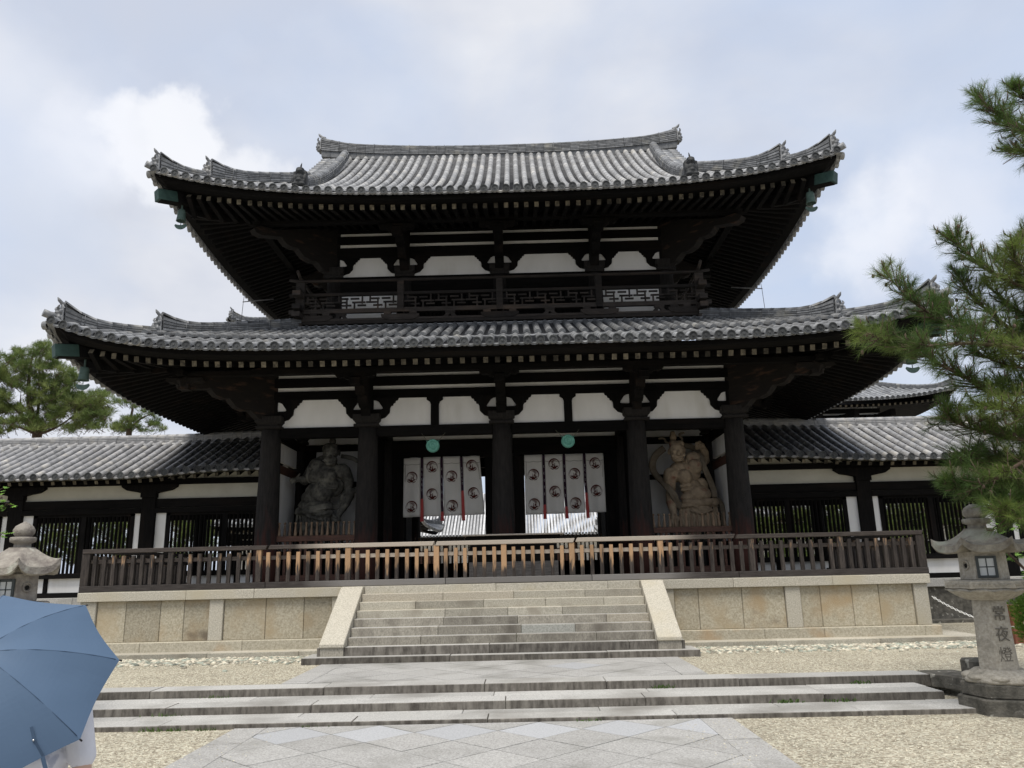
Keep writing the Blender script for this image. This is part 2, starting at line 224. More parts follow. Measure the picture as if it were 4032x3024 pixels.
# ------------------------------------------------------------------ mesh helpers
class MB:
    def __init__(s): s.v = []; s.f = []; s.m = []; s.t = []; s.sm = []
    def face(s, idx, m=0, t=.5, sm=False): s.f.append(idx); s.m.append(m); s.t.append(t); s.sm.append(sm)
    def add(s, vs, fs, m=0, t=None, sm=False):
        t = rng.random() if t is None else t; o = len(s.v); s.v += [tuple(p) for p in vs]
        for f in fs: s.face([o+i for i in f], m, t, sm)
        return s
    def box(s, x0, x1, y0, y1, z0, z1, m=0, t=None, front=None):
        vs = [(x, y, z) for z in (z0, z1) for y in (y0, y1) for x in (x0, x1)]
        fs = [(0, 2, 3, 1), (4, 5, 7, 6), (0, 1, 5, 4), (1, 3, 7, 5), (3, 2, 6, 7), (2, 0, 4, 6)]
        s.add(vs, fs, m, t)
        if front is not None: s.m[-4] = front; s.m[-3] = front; s.m[-1] = front
        return s
    def beam(s, a, b, w, h, m=0, t=None, w2=None, h2=None, up=(0, 0, 1)):
        a = Vector(a); b = Vector(b); d = (b-a).normalized(); sx = d.cross(Vector(up)).normalized(); u = sx.cross(d)
        w2 = w2 or w; h2 = h2 or h; vs = []
        for p, ww, hh in ((a, w, h), (b, w2, h2)): vs += [p-sx*ww/2-u*hh/2, p+sx*ww/2-u*hh/2, p+sx*ww/2+u*hh/2, p-sx*ww/2+u*hh/2]
        return s.add(vs, [(3, 2, 1, 0), (4, 5, 6, 7), (0, 1, 5, 4), (1, 2, 6, 5), (2, 3, 7, 6), (3, 0, 4, 7)], m, t)
    def prism(s, poly, fn, m=0, t=None):
        """poly: 2-D outline, fn(p, k) -> 3-D for the two faces k = 0, 1"""
        n = len(poly); vs = [fn(p, 0) for p in poly]+[fn(p, 1) for p in poly]
        return s.add(vs, [list(range(n))[::-1], list(range(n, 2*n))]+[(i, (i+1) % n, n+(i+1) % n, n+i) for i in range(n)], m, t)
    def cyl(s, a, b, r0, r1=None, n=10, m=0, t=None, cap=True, sm=True):
        a = Vector(a); b = Vector(b); r1 = r0 if r1 is None else r1; d = (b-a).normalized(); x = d.orthogonal().normalized(); y = d.cross(x)
        vs = [p+(x*math.cos(2*PI*i/n)+y*math.sin(2*PI*i/n))*r for p, r in ((a, r0), (b, r1)) for i in range(n)]
        t = rng.random() if t is None else t
        s.add(vs, [(i, (i+1) % n, n+(i+1) % n, n+i) for i in range(n)], m, t, sm)
        if cap: o = len(s.v)-2*n; s.face([o+i for i in range(n)][::-1], m, t); s.face([o+n+i for i in range(n)], m, t)
        return s
    def tube(s, pts, rad, n=8, m=0, t=None, flat=1):
        pts = [Vector(p) for p in pts]; rad = rad if isinstance(rad, (list, tuple)) else [rad]*len(pts); t = rng.random() if t is None else t
        o = len(s.v); x = None
        for i, p in enumerate(pts):
            d = (pts[min(i+1, len(pts)-1)]-pts[max(i-1, 0)]).normalized()
            if x is None: x = d.orthogonal().normalized()
            x = (x-d*x.dot(d)).normalized(); y = d.cross(x)
            for k in range(n): s.v.append(tuple(p+(x*math.cos(2*PI*k/n)*flat+y*math.sin(2*PI*k/n))*rad[i]))
        for i in range(len(pts)-1):
            for k in range(n): s.face([o+i*n+k, o+i*n+(k+1) % n, o+(i+1)*n+(k+1) % n, o+(i+1)*n+k], m, t, True)
        s.face([o+k for k in range(n)][::-1], m, t); s.face([o+(len(pts)-1)*n+k for k in range(n)], m, t); return s
    def lathe(s, c, prof, n=16, m=0, t=None, rot=0, sm=True, lobes=0, lamp=0, cap=True):
        t = rng.random() if t is None else t; o = len(s.v)
        for r, z in prof:
            for k in range(n):
                a = 2*PI*k/n+rot; rr = r*(1+(lamp*math.cos(lobes*a) if lobes else 0)); s.v.append((c[0]+rr*math.cos(a), c[1]+rr*math.sin(a), c[2]+z))
        for i in range(len(prof)-1):
            for k in range(n): s.face([o+i*n+k, o+i*n+(k+1) % n, o+(i+1)*n+(k+1) % n, o+(i+1)*n+k], m, t, sm)
        if cap: s.face([o+k for k in range(n)][::-1], m, t); s.face([o+(len(prof)-1)*n+k for k in range(n)], m, t)
        return s
    def ball(s, c, r, n=10, m=0, t=None, rot=None):
        r = (r, r, r) if isinstance(r, (int, float)) else r; t = rng.random() if t is None else t; h = max(4, n//2+1); vs = []; c = Vector(c)
        for i in range(h+1):
            a = PI*i/h
            for k in range(n):
                p = Vector((r[0]*math.sin(a)*math.cos(2*PI*k/n), r[1]*math.sin(a)*math.sin(2*PI*k/n), r[2]*math.cos(a)))
                if rot: p = rot @ p
                vs.append(c+p)
        return s.add(vs, [(i*n+k, (i+1)*n+k, (i+1)*n+(k+1) % n, i*n+(k+1) % n) for i in range(h) for k in range(n)], m, t, True)
    def build(s, name, mats, parent=None, bevel=0, remesh=0, smooth=0):
        off = Vector((0, 0, 0)); p = parent
        while p is not None: off += p.location; p = p.parent
        me = bpy.data.meshes.new(name); me.from_pydata([(v[0]-off.x, v[1]-off.y, v[2]-off.z) for v in s.v], [], s.f)
        for m in (mats if isinstance(mats, (list, tuple)) else [mats]): me.materials.append(M[m])
        me.polygons.foreach_set('material_index', s.m); me.polygons.foreach_set('use_smooth', s.sm)
        a = me.attributes.new('tint', 'FLOAT', 'FACE'); a.data.foreach_set('value', s.t); me.update()
        o = bpy.data.objects.new(name, me); COL.objects.link(o)
        if parent is not None: o.parent = parent
        if bevel:
            b = o.modifiers.new('bevel', 'BEVEL'); b.width = bevel; b.segments = 1; b.limit_method = 'ANGLE'
        if remesh:
            rm = o.modifiers.new('remesh', 'REMESH'); rm.mode = 'VOXEL'; rm.voxel_size = remesh; rm.use_smooth_shade = True
            if smooth: q = o.modifiers.new('smooth', 'SMOOTH'); q.factor = .5; q.iterations = smooth
        return o
def tag(o, label=None, cat=None, group=None, kind=None):
    if label: o['label'] = label
    if cat: o['category'] = cat
    if group: o['group'] = group
    if kind: o['kind'] = kind
    return o
def thing(name, loc, label, cat, group=None):
    o = bpy.data.objects.new(name, None); COL.objects.link(o); o.location = loc; o.empty_display_size = .2; return tag(o, label, cat, group)
def copy_tree(o, parent=None):
    c = o.copy(); COL.objects.link(c); c.parent = parent
    for ch in [x for x in COL.objects if x.parent == o]: copy_tree(ch, c)
    return c
def lerp(a, b, t): return a+(b-a)*t
def smooth01(t): t = max(0, min(1, t)); return t*t*(3-2*t)

# ================================================================== ground
ZL, ZU, ZC = -1.575, -1.325, -.3          # lower ground, upper terrace, courtyard behind the gate
g = MB(); g.add([(-400, -60, ZL), (400, -60, ZL), (400, -7.6, ZL), (-400, -7.6, ZL)], [(0, 1, 2, 3)])
tag(g.build('gravel_ground', 'gravel'), kind='structure')
g = MB(); g.add([(-400, -7.6, ZU), (400, -7.6, ZU), (400, 1.9, ZU), (-400, 1.9, ZU)], [(0, 1, 2, 3)]); g.add([(-400, -7.6, ZL-.1), (400, -7.6, ZL-.1), (400, -7.6, ZU), (-400, -7.6, ZU)], [(0, 1, 2, 3)])
tag(g.build('gravel_terrace', 'gravel'), kind='structure')
g = MB(); g.add([(-600, 7.2, ZC), (600, 7.2, ZC), (600, 900, ZC), (-600, 900, ZC)], [(0, 1, 2, 3)])
tag(g.build('courtyard_ground', 'soil'), kind='structure')

# ---- paved path of square slabs laid diagonally, with border slabs
def clip(poly, x0, x1, y0, y1):
    def cut(ps, ins, it):
        out = []
        for i in range(len(ps)):
            a, b = ps[i-1], ps[i]
            if ins(a) != ins(b): out.append(it(a, b))
            if ins(b): out.append(b)
        return out
    def ix(c, k): return lambda a, b: tuple(a[j]+(b[j]-a[j])*(c-a[k])/(b[k]-a[k]) for j in (0, 1))
    for k, c, s in ((0, x0, 1), (0, x1, -1), (1, y0, 1), (1, y1, -1)):
        if not poly: return []
        poly = cut(poly, lambda p: (p[k]-c)*s >= 0, ix(c, k))
    return poly
def shrink(poly, d):
    n = len(poly); cx = sum(p[0] for p in poly)/n; cy = sum(p[1] for p in poly)/n; out = []
    for x, y in poly:
        L = math.hypot(x-cx, y-cy) or 1; out.append((x+(cx-x)*d/L, y+(cy-y)*d/L))
    return out
def paving(name, x0, x1, y0, y1, z, bw, dh, blue_row=False, ox=0):
    g = MB(); g.box(x0, x1, y0, y1, z-.05, z+.004, 1)
    def slab(poly, m=0):
        poly = shrink(poly, .009)
        if len(poly) < 3: return
        n = len(poly); t = rng.random(); dz = rng.uniform(0, .003)
        area = abs(sum(poly[i-1][0]*poly[i][1]-poly[i][0]*poly[i-1][1] for i in range(n)))/2
        if area < .004: return
        g.prism(poly, lambda p, k: (p[0], p[1], z-.02 if k == 0 else z+.012+dz), m, t)
    rows = int((y1-y0)/dh)+2; h = dh/2
    for j in range(-1, 2*rows+1):
        for i in range(-12, 13):
            cx = ox+i*dh+(h if j % 2 else 0); cy = y1-j*h
            p = clip([(cx-h, cy), (cx, cy-h), (cx+h, cy), (cx, cy+h)], x0+bw, x1-bw, y0, y1)
            m = 2 if (blue_row and j == 1) or rng.random() < .04 else 0
            if len(p) >= 3: slab(p, m)
    for xa, xb in ((x0, x0+bw), (x1-bw, x1)):
        y = y1
        while y > y0:
            L = rng.uniform(.9, 1.5); slab([(xa, max(y-L, y0)), (xb, max(y-L, y0)), (xb, y), (xa, y)]); y -= L
    o = g.build(name, ['stone_grey', 'joint', 'stone_blue']); return tag(o, kind='structure')
paving('path', -3.17, 2.97, -24, -9.43, ZL+.006, .40, .98, True, .1)
paving('terrace_path', -3.22, 3.18, -7.42, -5.02, ZU+.006, .40, .98, False, .3)

# ---- three long shallow steps between the two levels
st = thing('stone_steps', (0, -8.6, ZL), 'three long shallow granite steps with dark streaked risers below the gravel terrace', 'steps')
M['riser_blue'] = mat('bluish_grey_riser', (.235, .235, .21), (.39, .388, .35), 40, .9, .4, 60, .15)
M['riser_tan'] = mat('tan_riser', (.255, .23, .18), (.43, .39, .32), 40, .9, .4, 60, .15)
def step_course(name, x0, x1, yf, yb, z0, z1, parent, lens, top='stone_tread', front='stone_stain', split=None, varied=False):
    g = MB(); x = x0; k = 0
    while x < x1-.01:
        L = min(lens(), x1-x)
        if x1-x-L < .4: L = x1-x
        t = rng.random(); dz = rng.uniform(-.004, .004); dy = rng.uniform(-.006, .006)
        fm = 1 if not varied or rng.random() < .78 else rng.choice((3, 4)); g.box(x+.003, x+L-.003, yf+dy, (split or yb), z0-.05, z1+dz, 0, t, fm); x += L; k += 1
    if split:
        x = x0-.5
        while x < x1-.01:
            L = min(lens(), x1-x)
            a = max(x, x0); 
            if x1-x-L < .4: L = x1-x
            if x+L > a: g.box(a+.003, x+L-.003, split+.006, yb, z0-.05, z1+rng.uniform(-.004, .002), 0, None)
            x += L
    g.box(x0+.02, x1-.02, yf+.03, yb-.02, z0-.06, z1-.02, 2)
    return g.build(name, [top, front, 'joint', 'riser_blue', 'riser_tan'], parent, bevel=.008)
Ls = lambda: rng.uniform(1.6, 2.6)
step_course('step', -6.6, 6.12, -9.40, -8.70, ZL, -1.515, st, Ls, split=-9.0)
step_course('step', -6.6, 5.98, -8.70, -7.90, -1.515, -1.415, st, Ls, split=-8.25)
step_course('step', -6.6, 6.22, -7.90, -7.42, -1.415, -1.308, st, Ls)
g = MB(); g.prism([(6.22, -7.90), (6.30, -8.02), (6.52, -8.62), (6.85, -8.62), (6.75, -7.5), (6.225, -7.5)], lambda p, k: (p[0], p[1], -1.48 if k == 0 else -1.303), 0)
g.build('kerb_stone', 'mossy', st, bevel=.01)

# ---- pebble strip in front of the platform (uncountable)
def pebbles():
    g = MB(); ico = bmesh.new(); bmesh.ops.create_icosphere(ico, subdivisions=1, radius=1); V = [v.co.copy() for v in ico.verts]; F = [[v.index for v in f.verts] for f in ico.faces]; ico.free()
    for k in range(5200):
        s = rng.choice((-1, 1)); x = s*rng.uniform(3.25, 9.9); 
        if s > 0 and rng.random() < .25: x = rng.uniform(8, 12)
        y = -3.45-abs(rng.gauss(0, .55)); 
        if y < -4.55 and rng.random() < .8: continue
        if abs(x) < 3.5 and y > -5.0: continue
        a = rng.uniform(0, PI); r = rng.uniform(.022, .058); sx, sy, sz = r*rng.uniform(1, 1.5), r, r*rng.uniform(.5, .75)
        c, q = math.cos(a), math.sin(a); t = rng.random()
        g.add([(x+(p.x*sx*c-p.y*sy*q), y+(p.x*sx*q+p.y*sy*c), ZU+rng.uniform(.0, .006)+p.z*sz) for p in V], F, 0, t, True)
    return g.build('pebbles', 'pebble')
tag(pebbles(), kind='stuff')
def small_gravel():
    """loose grains scattered over the gravel near the camera (uncountable)"""
    g = MB()
    for k in range(26000):
        if rng.random() < .012: x = rng.choice((rng.uniform(2.2, 3.0), rng.uniform(-3.2, -2.5))); y = rng.uniform(-13.5, -9.45); z = ZL+.02
        elif rng.random() < .5: x = rng.choice((rng.uniform(3.0, 7.5), rng.uniform(-6, -3.25))); y = rng.uniform(-13.5, -9.45); z = ZL
        else: x = rng.choice((rng.uniform(3.3, 7.5), rng.uniform(-7, -3.3))); y = rng.uniform(-7.4, -4.2); z = ZU
        r = rng.uniform(.005, .011); a = rng.uniform(0, PI); vs = []
        for i in range(4): b = a+i*PI/2; vs.append((x+r*math.cos(b)*rng.uniform(.7, 1.3), y+r*math.sin(b)*rng.uniform(.7, 1.2), z+.001))
        vs.append((x, y, z+r*.9)); g.add(vs, [(0, 1, 4), (1, 2, 4), (2, 3, 4), (3, 0, 4)])
    return g.build('loose_gravel', 'graingravel')
M['graingravel'] = mat('gravel_grain', (.36, .325, .245), (.54, .505, .40), 30, .9, 0, None, .4)
tag(small_gravel(), kind='stuff')

# ================================================================== stone platform of the gate
YP, XP = -2.90, 8.92
pf = thing('stone_platform', (0, 0, ZU), 'tan granite platform of slabs and a pale coping carrying the whole gate', 'platform')
g = MB(); g.box(-XP+.25, XP-.25, YP+.25, 10.9, ZU-.1, -.19, 0); g.build('core', 'stone_panel', pf)
g = MB(); g.add([(-XP+.3, YP+.3, -.02), (XP-.3, YP+.3, -.02), (XP-.3, 10.9, -.02), (-XP+.3, 10.9, -.02)], [(0, 1, 2, 3)]); g.build('floor', 'soil', pf)
def coping(x0, x1, y0, y1, along='x'):
    g = MB(); a, b = (x0, x1) if along == 'x' else (y0, y1)
    while a < b-.01:
        L = min(rng.uniform(1.3, 2.4), b-a)
        if b-a-L < .5: L = b-a
        if along == 'x': g.box(a+.002, a+L-.002, y0+rng.uniform(-.004, .004), y1, -.19, 0)
        else: g.box(x0, x1, a+.002, a+L-.002, -.19, 0)
        a += L
    return g.build('coping', 'stone_pale', pf, bevel=.01)
for s in (-1, 1):
    coping(*sorted((s*XP, s*3.36)), YP-.05, YP+.5); coping(*sorted((s*(XP), s*(XP-.5))), YP+.5, 10.9, 'y')
    coping_back = None
    # plinth and apron
    g = MB(); a, b = sorted((s*(XP+.07), s*3.33)); x = a
    while x < b-.01:
        L = min(rng.uniform(1.2, 2.2), b-x); g.box(x+.002, x+L-.002, YP-.12, YP+.3, -1.24, -1.02); x += L
    g.box(*sorted((s*(XP+.07), s*(XP-.4))), YP+.3, 2.3, -1.24, -1.02); g.build('plinth', 'stone_warm', pf, bevel=.012)
    g = MB(); x = a-.0; a2, b2 = sorted((s*(XP+.75), s*3.34)); x = a2
    while x < b2-.01:
        L = min(rng.uniform(1.5, 2.4), b2-x); g.box(x+.002, x+L-.002, -3.42, YP-.1, ZU-.1, -1.215, 0, None, 1); x += L
    g.box(*sorted((s*(XP+.75), s*(XP-.2))), YP-.1, 2.2, ZU-.1, -1.218, 0, None, 1)
    g.build('apron', ['stone_pale', 'stone_step'], pf, bevel=.008)
    # slabs between the posts
    js = (3.36, 3.59, 4.10, 5.01, 5.90, 6.22, 6.64, 7.30, 7.86, 8.57, 8.87) if s > 0 else (3.36, 3.57, 4.16, 4.96, 5.84, 6.14, 6.68, 7.18, 7.91, 8.52, 8.87)
    for j, (u, v) in enumerate(zip(js, js[1:])):
        post = j in ((0, 4, 9) if s > 0 else (0, 4, 9)); g = MB(); d = .0 if post else .05
        g.box(*sorted((s*(u+.004), s*(v-.004))), YP+d, YP+.32, -1.02, -.19)
        soot = j in ((3, 5, 6) if s > 0 else (5, 6, 1))
        g.build('post_stone' if post else 'wall_slab', 'stone_pale' if post else ('stone_soot' if soot else 'stone_panel'), pf, bevel=.01)
    for y0 in (YP+.33, YP+1.7, YP+3.1, YP+4.4):
        g = MB(); g.box(*sorted((s*(XP-.1), s*(XP-.4))), y0, y0+1.3, -1.02, -.19); g.build('wall_slab', 'stone_panel', pf, bevel=.01)

# ---- flight of steps with sloping cheek stones
fl = thing('stone_staircase', (0, -3, ZU), 'flight of granite steps between two sloping cheek stones up to the gate platform', 'staircase')
TR, RI = .2445, .151
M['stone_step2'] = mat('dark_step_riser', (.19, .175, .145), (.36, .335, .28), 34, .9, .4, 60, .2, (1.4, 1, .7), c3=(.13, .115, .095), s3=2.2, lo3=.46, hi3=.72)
for k in range(9):
    yf = -2.96-k*TR; z1 = -k*RI; xw = 2.88 if k < 7 else (3.40 if k == 7 else 3.62)
    yb = yf+TR+.05 if k else -2.4
    if k == 8: yb = yf+.8
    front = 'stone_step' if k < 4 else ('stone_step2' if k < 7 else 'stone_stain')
    topm = 'stone_pale' if k < 4 else 'stone_tread'
    zb = z1-RI
    step_course('step', -xw, xw, yf, yb, zb, z1, fl, (lambda: rng.uniform(2.2, 3.2)) if k >= 7 or k == 0 else (lambda: rng.uniform(.8, 1.9)), top=topm, front=front if k else 'stone_pale', varied=0 < k < 7)
for s in (-1, 1):
    g = MB(); y0, y1 = YP-.02, -2.96-7*TR-.06
    poly = [(y0, 0.0), (y0-.12, 0.0), (y1, -1.0), (y1, -1.06), (y1+.1, -1.075), (y0, -1.075)]
    g.prism([(y0+.4, .004), (y0-.14, .004), (y1, -.985), (y1, -1.055), (y0+.4, -1.055)], lambda p, k: (s*(2.885 if k == 0 else 3.345), p[0], p[1]))
    g.build('cheek_stone', 'stone_pale', fl, bevel=.012)
    g = MB(); g.box(*sorted((s*2.9, s*3.33)), y1+.03, y0+.3, ZU, -1.056); g.build('cheek_base', 'stone_step2', fl)

# ================================================================== fence on the platform edge
M['fence_post'] = M['fencewood']
def picket_fence():
    f = thing('platform_fence', (0, -2.74, 0), 'long weathered timber fence of square pickets along the front edge of the platform', 'fence')
    YF = -2.74
    xs = [-8.96+.06, -7.08, -5.19, -3.28, -1.39, .05, 1.50, 3.39, 5.32, 7.21, 8.90]
    # handrail in four lengths with scarf joints
    for a, b in ((-8.98, -5.0), (-5.0, -1.42), (-1.42, .98+.6), (1.58, 5.0), (5.0, 8.99)):
        g = MB(); dz = rng.uniform(-.006, .006)
        g.prism([(a+.006, .815), (b-.045, .815), (b-.006, .905), (a+.045 if a > -8.9 else a, .905)], lambda p, k: (p[0], YF-.075 if k == 0 else YF+.075, p[1]+dz)); g.build('handrail', 'railwood', f, bevel=.008)
    for a, b in ((-8.98, -5.02), (-5.01, -1.2), (-1.19, 1.9), (1.91, 5.0), (5.01, 8.99)):
        g = MB(); g.box(a, b, YF-.075, YF+.075, .012, .135); g.build('bottom_rail', 'sillwood', f, bevel=.008)
    for a, b in ((-8.96, -5.2), (-5.18, -1.4), (-1.38, 3.38), (3.4, 8.9)):
        g = MB(); g.box(a, b, YF-.0, YF+.04, .60, .68); g.build('middle_rail', 'railwood', f)
    for i, x in enumerate(xs):
        g = MB(); wd = .115 if 0 < i < 10 else .17
        g.box(x-wd/2, x+wd/2, YF-.06, YF+.06, .135, .812); g.build('post', 'fencewood', f, bevel=.006)
    for i, (a, b) in enumerate(zip(xs, xs[1:])):
        n = 6 if i in (4, 5) else 8
        for k in range(n):
            x = a+(b-a)*(k+1)/(n+1)+rng.uniform(-.006, .006); g = MB(); lean = rng.uniform(-.006, .006); h = .755+rng.uniform(-.006, .006)
            g.beam((x, YF-.035, .137), (x+lean, YF-.035, h), .078, .062, up=(0, 1, 0)); g.build('picket', 'fencewood', f, bevel=.004)
    return f
picket_fence()
for s, lab in ((-1, 'dark timber picket fence running back along the west edge of the platform, at the left'), (1, 'dark timber picket fence running back along the east edge of the platform, at the right')):
    f = thing('side_fence', (s*8.9, 0, 0), lab, 'fence', 'fences along the sides of the platform'); X = s*8.86
    g = MB(); g.box(X-.07, X+.07, -2.66, 2.3, .815, .90); g.build('handrail', 'sillwood', f, bevel=.008)
    g = MB(); g.box(X-.07, X+.07, -2.66, 2.3, .012, .13); g.build('bottom_rail', 'sillwood', f, bevel=.008)
    g = MB(); g.box(X-.0, X+.04, -2.66, 2.3, .60, .68); g.build('middle_rail', 'sillwood', f)
    for k in range(24):
        y = -2.66+k*.205+.1; big = k % 8 == 7; g = MB(); g.box(X-.035, X+.035, y-(.055 if big else .04), y+(.055 if big else .04), .13, .813 if big else .755); g.build('post' if big else 'picket', 'fencewood', f, bevel=.004)

# ================================================================== the gate
gate = thing('temple_gate', (0, 4.25, 0), 'two-storey dark timber temple gate with white plaster panels and two curved grey tiled roofs', 'temple gate')
CX = (-5.95, -3.45, 0, 3.45, 5.95); CYS = (0, 2.45, 6.05, 8.5)
UX = (-4.73, -2.70, 0, 2.70, 4.73); UY = 1.2; UY2 = 7.3
YC = 4.25

def column(x, y, z0, z1, r, name='column', parent=gate):
    g = MB(); n = 8; prof = []
    for i in range(n+1):
        t = i/n; rr = r*(1+.045*math.sin(PI*min(1, t*1.15+.1)))*(1-.16*max(0, t-.35)); prof.append((rr, z0+(z1-z0)*t))
    g.lathe((x, y, 0), prof, 20); return g.build(name, 'column', parent)
for x in CX:
    for y in CYS:
        if y in (0,) or abs(x) > 5 or y > 3 or abs(x) in (0, 3.45): column(x, y, -.02, 3.93, .275)
# capitals and brackets -------------------------------------------------
def capital(x, y, z, s=1.0):
    g = MB(); a, b = .34*s, .26*s
    g.box(x-.32*s, x+.32*s, y-.32*s, y+.32*s, z-.02, z+.05)
    def fr(h, w): return [(x-w, y-w, h), (x+w, y-w, h), (x+w, y+w, h), (x-w, y+w, h)]
    rings = [fr(z+.05, b), fr(z+.10, b+.03), fr(z+.15, a), fr(z+.30, a)]
    o = len(g.v)
    for q in rings: g.v += q
    for i in range(3):
        for k in range(4): g.face([o+i*4+k, o+i*4+(k+1) % 4, o+i*4+4+(k+1) % 4, o+i*4+4+k], 0, .5)
    g.face([o+12, o+13, o+14, o+15]); return g.build('capital', 'column', gate, bevel=.008)
HALF = [(.13, .13), (.30, .14), (.45, .19), (.56, .31), (.57, .44), (.60, .49), (.645, .50), (.655, .555), (.70, .57), (.715, .625), (.765, .64), (.79, .70), (.13, .70), (.13, .655), (.20, .645), (.27, .61), (.315, .54), (.365, .47), (.385, .43), (.36, .405), (.13, .40)]
def arm(x, y, z, s=1.0, w=.22, sides=(-1, 1), along='x', zs=1.0):
    g = MB()
    for q in sides:
        def fn(p, k, q=q):
            a = q*p[0]*s; d = (-w/2 if k == 0 else w/2)
            return (x+a, y+d, z+p[1]*zs) if along == 'x' else (x+d, y+a, z+p[1]*zs)
        g.prism(HALF, fn)
    if along == 'x': g.box(x-.14*s, x+.14*s, y-w/2+.004, y+w/2-.004, z+.1*zs, z+.70*zs)
    else: g.box(x-w/2+.004, x+w/2-.004, y-.14*s, y+.14*s, z+.1*zs, z+.70*zs)
    return g.build('bracket_arm', 'wood', gate, bevel=.006)
def cloud_arm(x, y, z, reach, zt, w=.24, diag=None):
    """arm that reaches out from the wall to the eave purlin; cloud-shaped lower edge. diag: direction in plan"""
    d = Vector(diag or (0, -1, 0)).normalized(); sx = Vector((d.y, -d.x, 0))
    k = reach/2.2
    poly = [(-.3, .14), (.28, .14), (.42*k, .18), (.55*k, .30), (.62*k, .36), (.78*k, .34), (.98*k, .40), (1.10*k, .52), (1.16*k, .60), (1.30*k, .58), (1.48*k, .62), (1.58*k, .72), (1.62*k, .78), (2.0*k, .70), (2.14*k, .66), (2.3*k, .70), (2.36*k, zt-z-.14), (2.2*k, zt-z-.02), (1.75*k, zt-z-.0), (.1, zt-z+.62), (-.3, zt-z+.62)]
    g = MB(); P = Vector((x, y, z))
    g.prism(poly, lambda p, q: tuple(P+d*p[0]+sx*(w/2 if q else -w/2)+Vector((0, 0, p[1]))), 0)
    return g.build('eave_bracket', 'ochre' if diag else 'wood', gate, bevel=.006)
def cloud_hand(x, y, z, hw=.48, along='x', m='wood'):
    poly = [(-hw, .17), (-hw, .10), (-hw*.82, .05), (-hw*.6, .06), (-hw*.4, .0), (0, -.02), (hw*.4, .0), (hw*.6, .06), (hw*.82, .05), (hw, .10), (hw, .17)]
    g = MB(); g.prism(poly, lambda p, k: (x+p[0], y+(-.1 if k == 0 else .1), z+p[1]) if along == 'x' else (x+(-.1 if k == 0 else .1), y+p[0], z+p[1])); g.box(x-.13, x+.13, y-.13, y+.13, z-.12, z+.02)
    return g.build('purlin_bracket', m, gate, bevel=.005)
# ---- ground storey
for x in CX:
    capital(x, 0, 3.93); 
    if abs(x) < 5.9: arm(x, 0, 3.98); cloud_arm(x, -.02, 3.98, 1.65, 4.97); cloud_hand(x, -1.65, 4.79, m='wood')
    else:
        s = 1 if x > 0 else -1; arm(x, 0, 3.98, sides=(-s,)); cloud_arm(x, 0, 3.98, 2.33, 5.0, .26, (s, -1, 0)); arm(x, 2.45, 3.98, along='y')
        cloud_hand(s*7.55, -1.65, 4.76, .45, m='ochre'); capital(x, 2.45, 3.93)
        cloud_arm(x, 2.45, 3.98, 1.65, 4.97, .24, (s, 0, 0)); cloud_hand(s*7.6, 2.45, 4.79, along='y')
        cloud_arm(x, 6.05, 3.98, 1.65, 4.97, .24, (s, 0, 0))
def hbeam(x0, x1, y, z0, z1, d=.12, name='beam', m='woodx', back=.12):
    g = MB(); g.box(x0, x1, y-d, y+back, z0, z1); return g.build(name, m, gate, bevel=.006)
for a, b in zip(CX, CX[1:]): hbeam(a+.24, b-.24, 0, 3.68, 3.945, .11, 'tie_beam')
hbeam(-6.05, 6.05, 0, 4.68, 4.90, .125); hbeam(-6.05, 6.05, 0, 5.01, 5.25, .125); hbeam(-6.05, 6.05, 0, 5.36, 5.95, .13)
for a, b in zip(CX, CX[1:]):
    g = MB(); g.box(a+.1, b-.1, -.04, .04, 3.945, 4.68); g.build('plaster_panel', 'plaster', gate)
for z0, z1 in ((4.90, 5.01), (5.25, 5.36)):
    g = MB(); g.box(-5.85, 5.85, -.05, .05, z0, z1); g.build('plaster_strip', 'plaster', gate)
for s in (-1, 1):     # intermediate struts in the wide bays
    g = MB(); x = s*1.72; g.box(x-.105, x+.105, -.10, .06, 3.945, 4.52); g.prism([(-.11, 4.50), (-.13, 4.56), (-.21, 4.61), (-.21, 4.68), (.21, 4.68), (.21, 4.61), (.13, 4.56), (.11, 4.50)], lambda p, k: (x+p[0], -.115 if k == 0 else .06, p[1])); g.build('strut', 'wood', gate)
# side walls of the gate (east and west faces) and rear
for s in (-1, 1):
    X = s*5.95
    for (y0, y1) in ((.25, 2.2), (2.7, 5.8), (6.3, 8.25)):
        g = MB(); g.box(X-.04, X+.04, y0, y1, .1, 3.0); g.box(X-.04, X+.04, y0, y1, 3.2, 3.7); g.build('plaster_panel', 'plaster', gate)
        g = MB(); g.box(X-.12, X+.12, y0, y1, 3.69, 3.945); g.build('tie_beam', 'wood', gate)
        g = MB(); g.box(X-.07, X+.07, y0, y1, 2.88, 3.10); g.build('side_rail', 'red', gate)
        g = MB(); g.box(X-.035, X+.035, y0-.15, y1+.15, 3.945, 5.6); g.build('plaster_panel', 'plaster', gate)
    for z0, z1 in ((4.68, 4.90), (5.01, 5.25), (5.36, 5.60)):
        g = MB(); g.box(X-.125, X+.125, .13, 8.6, z0, z1); g.build('beam', 'wood', gate)
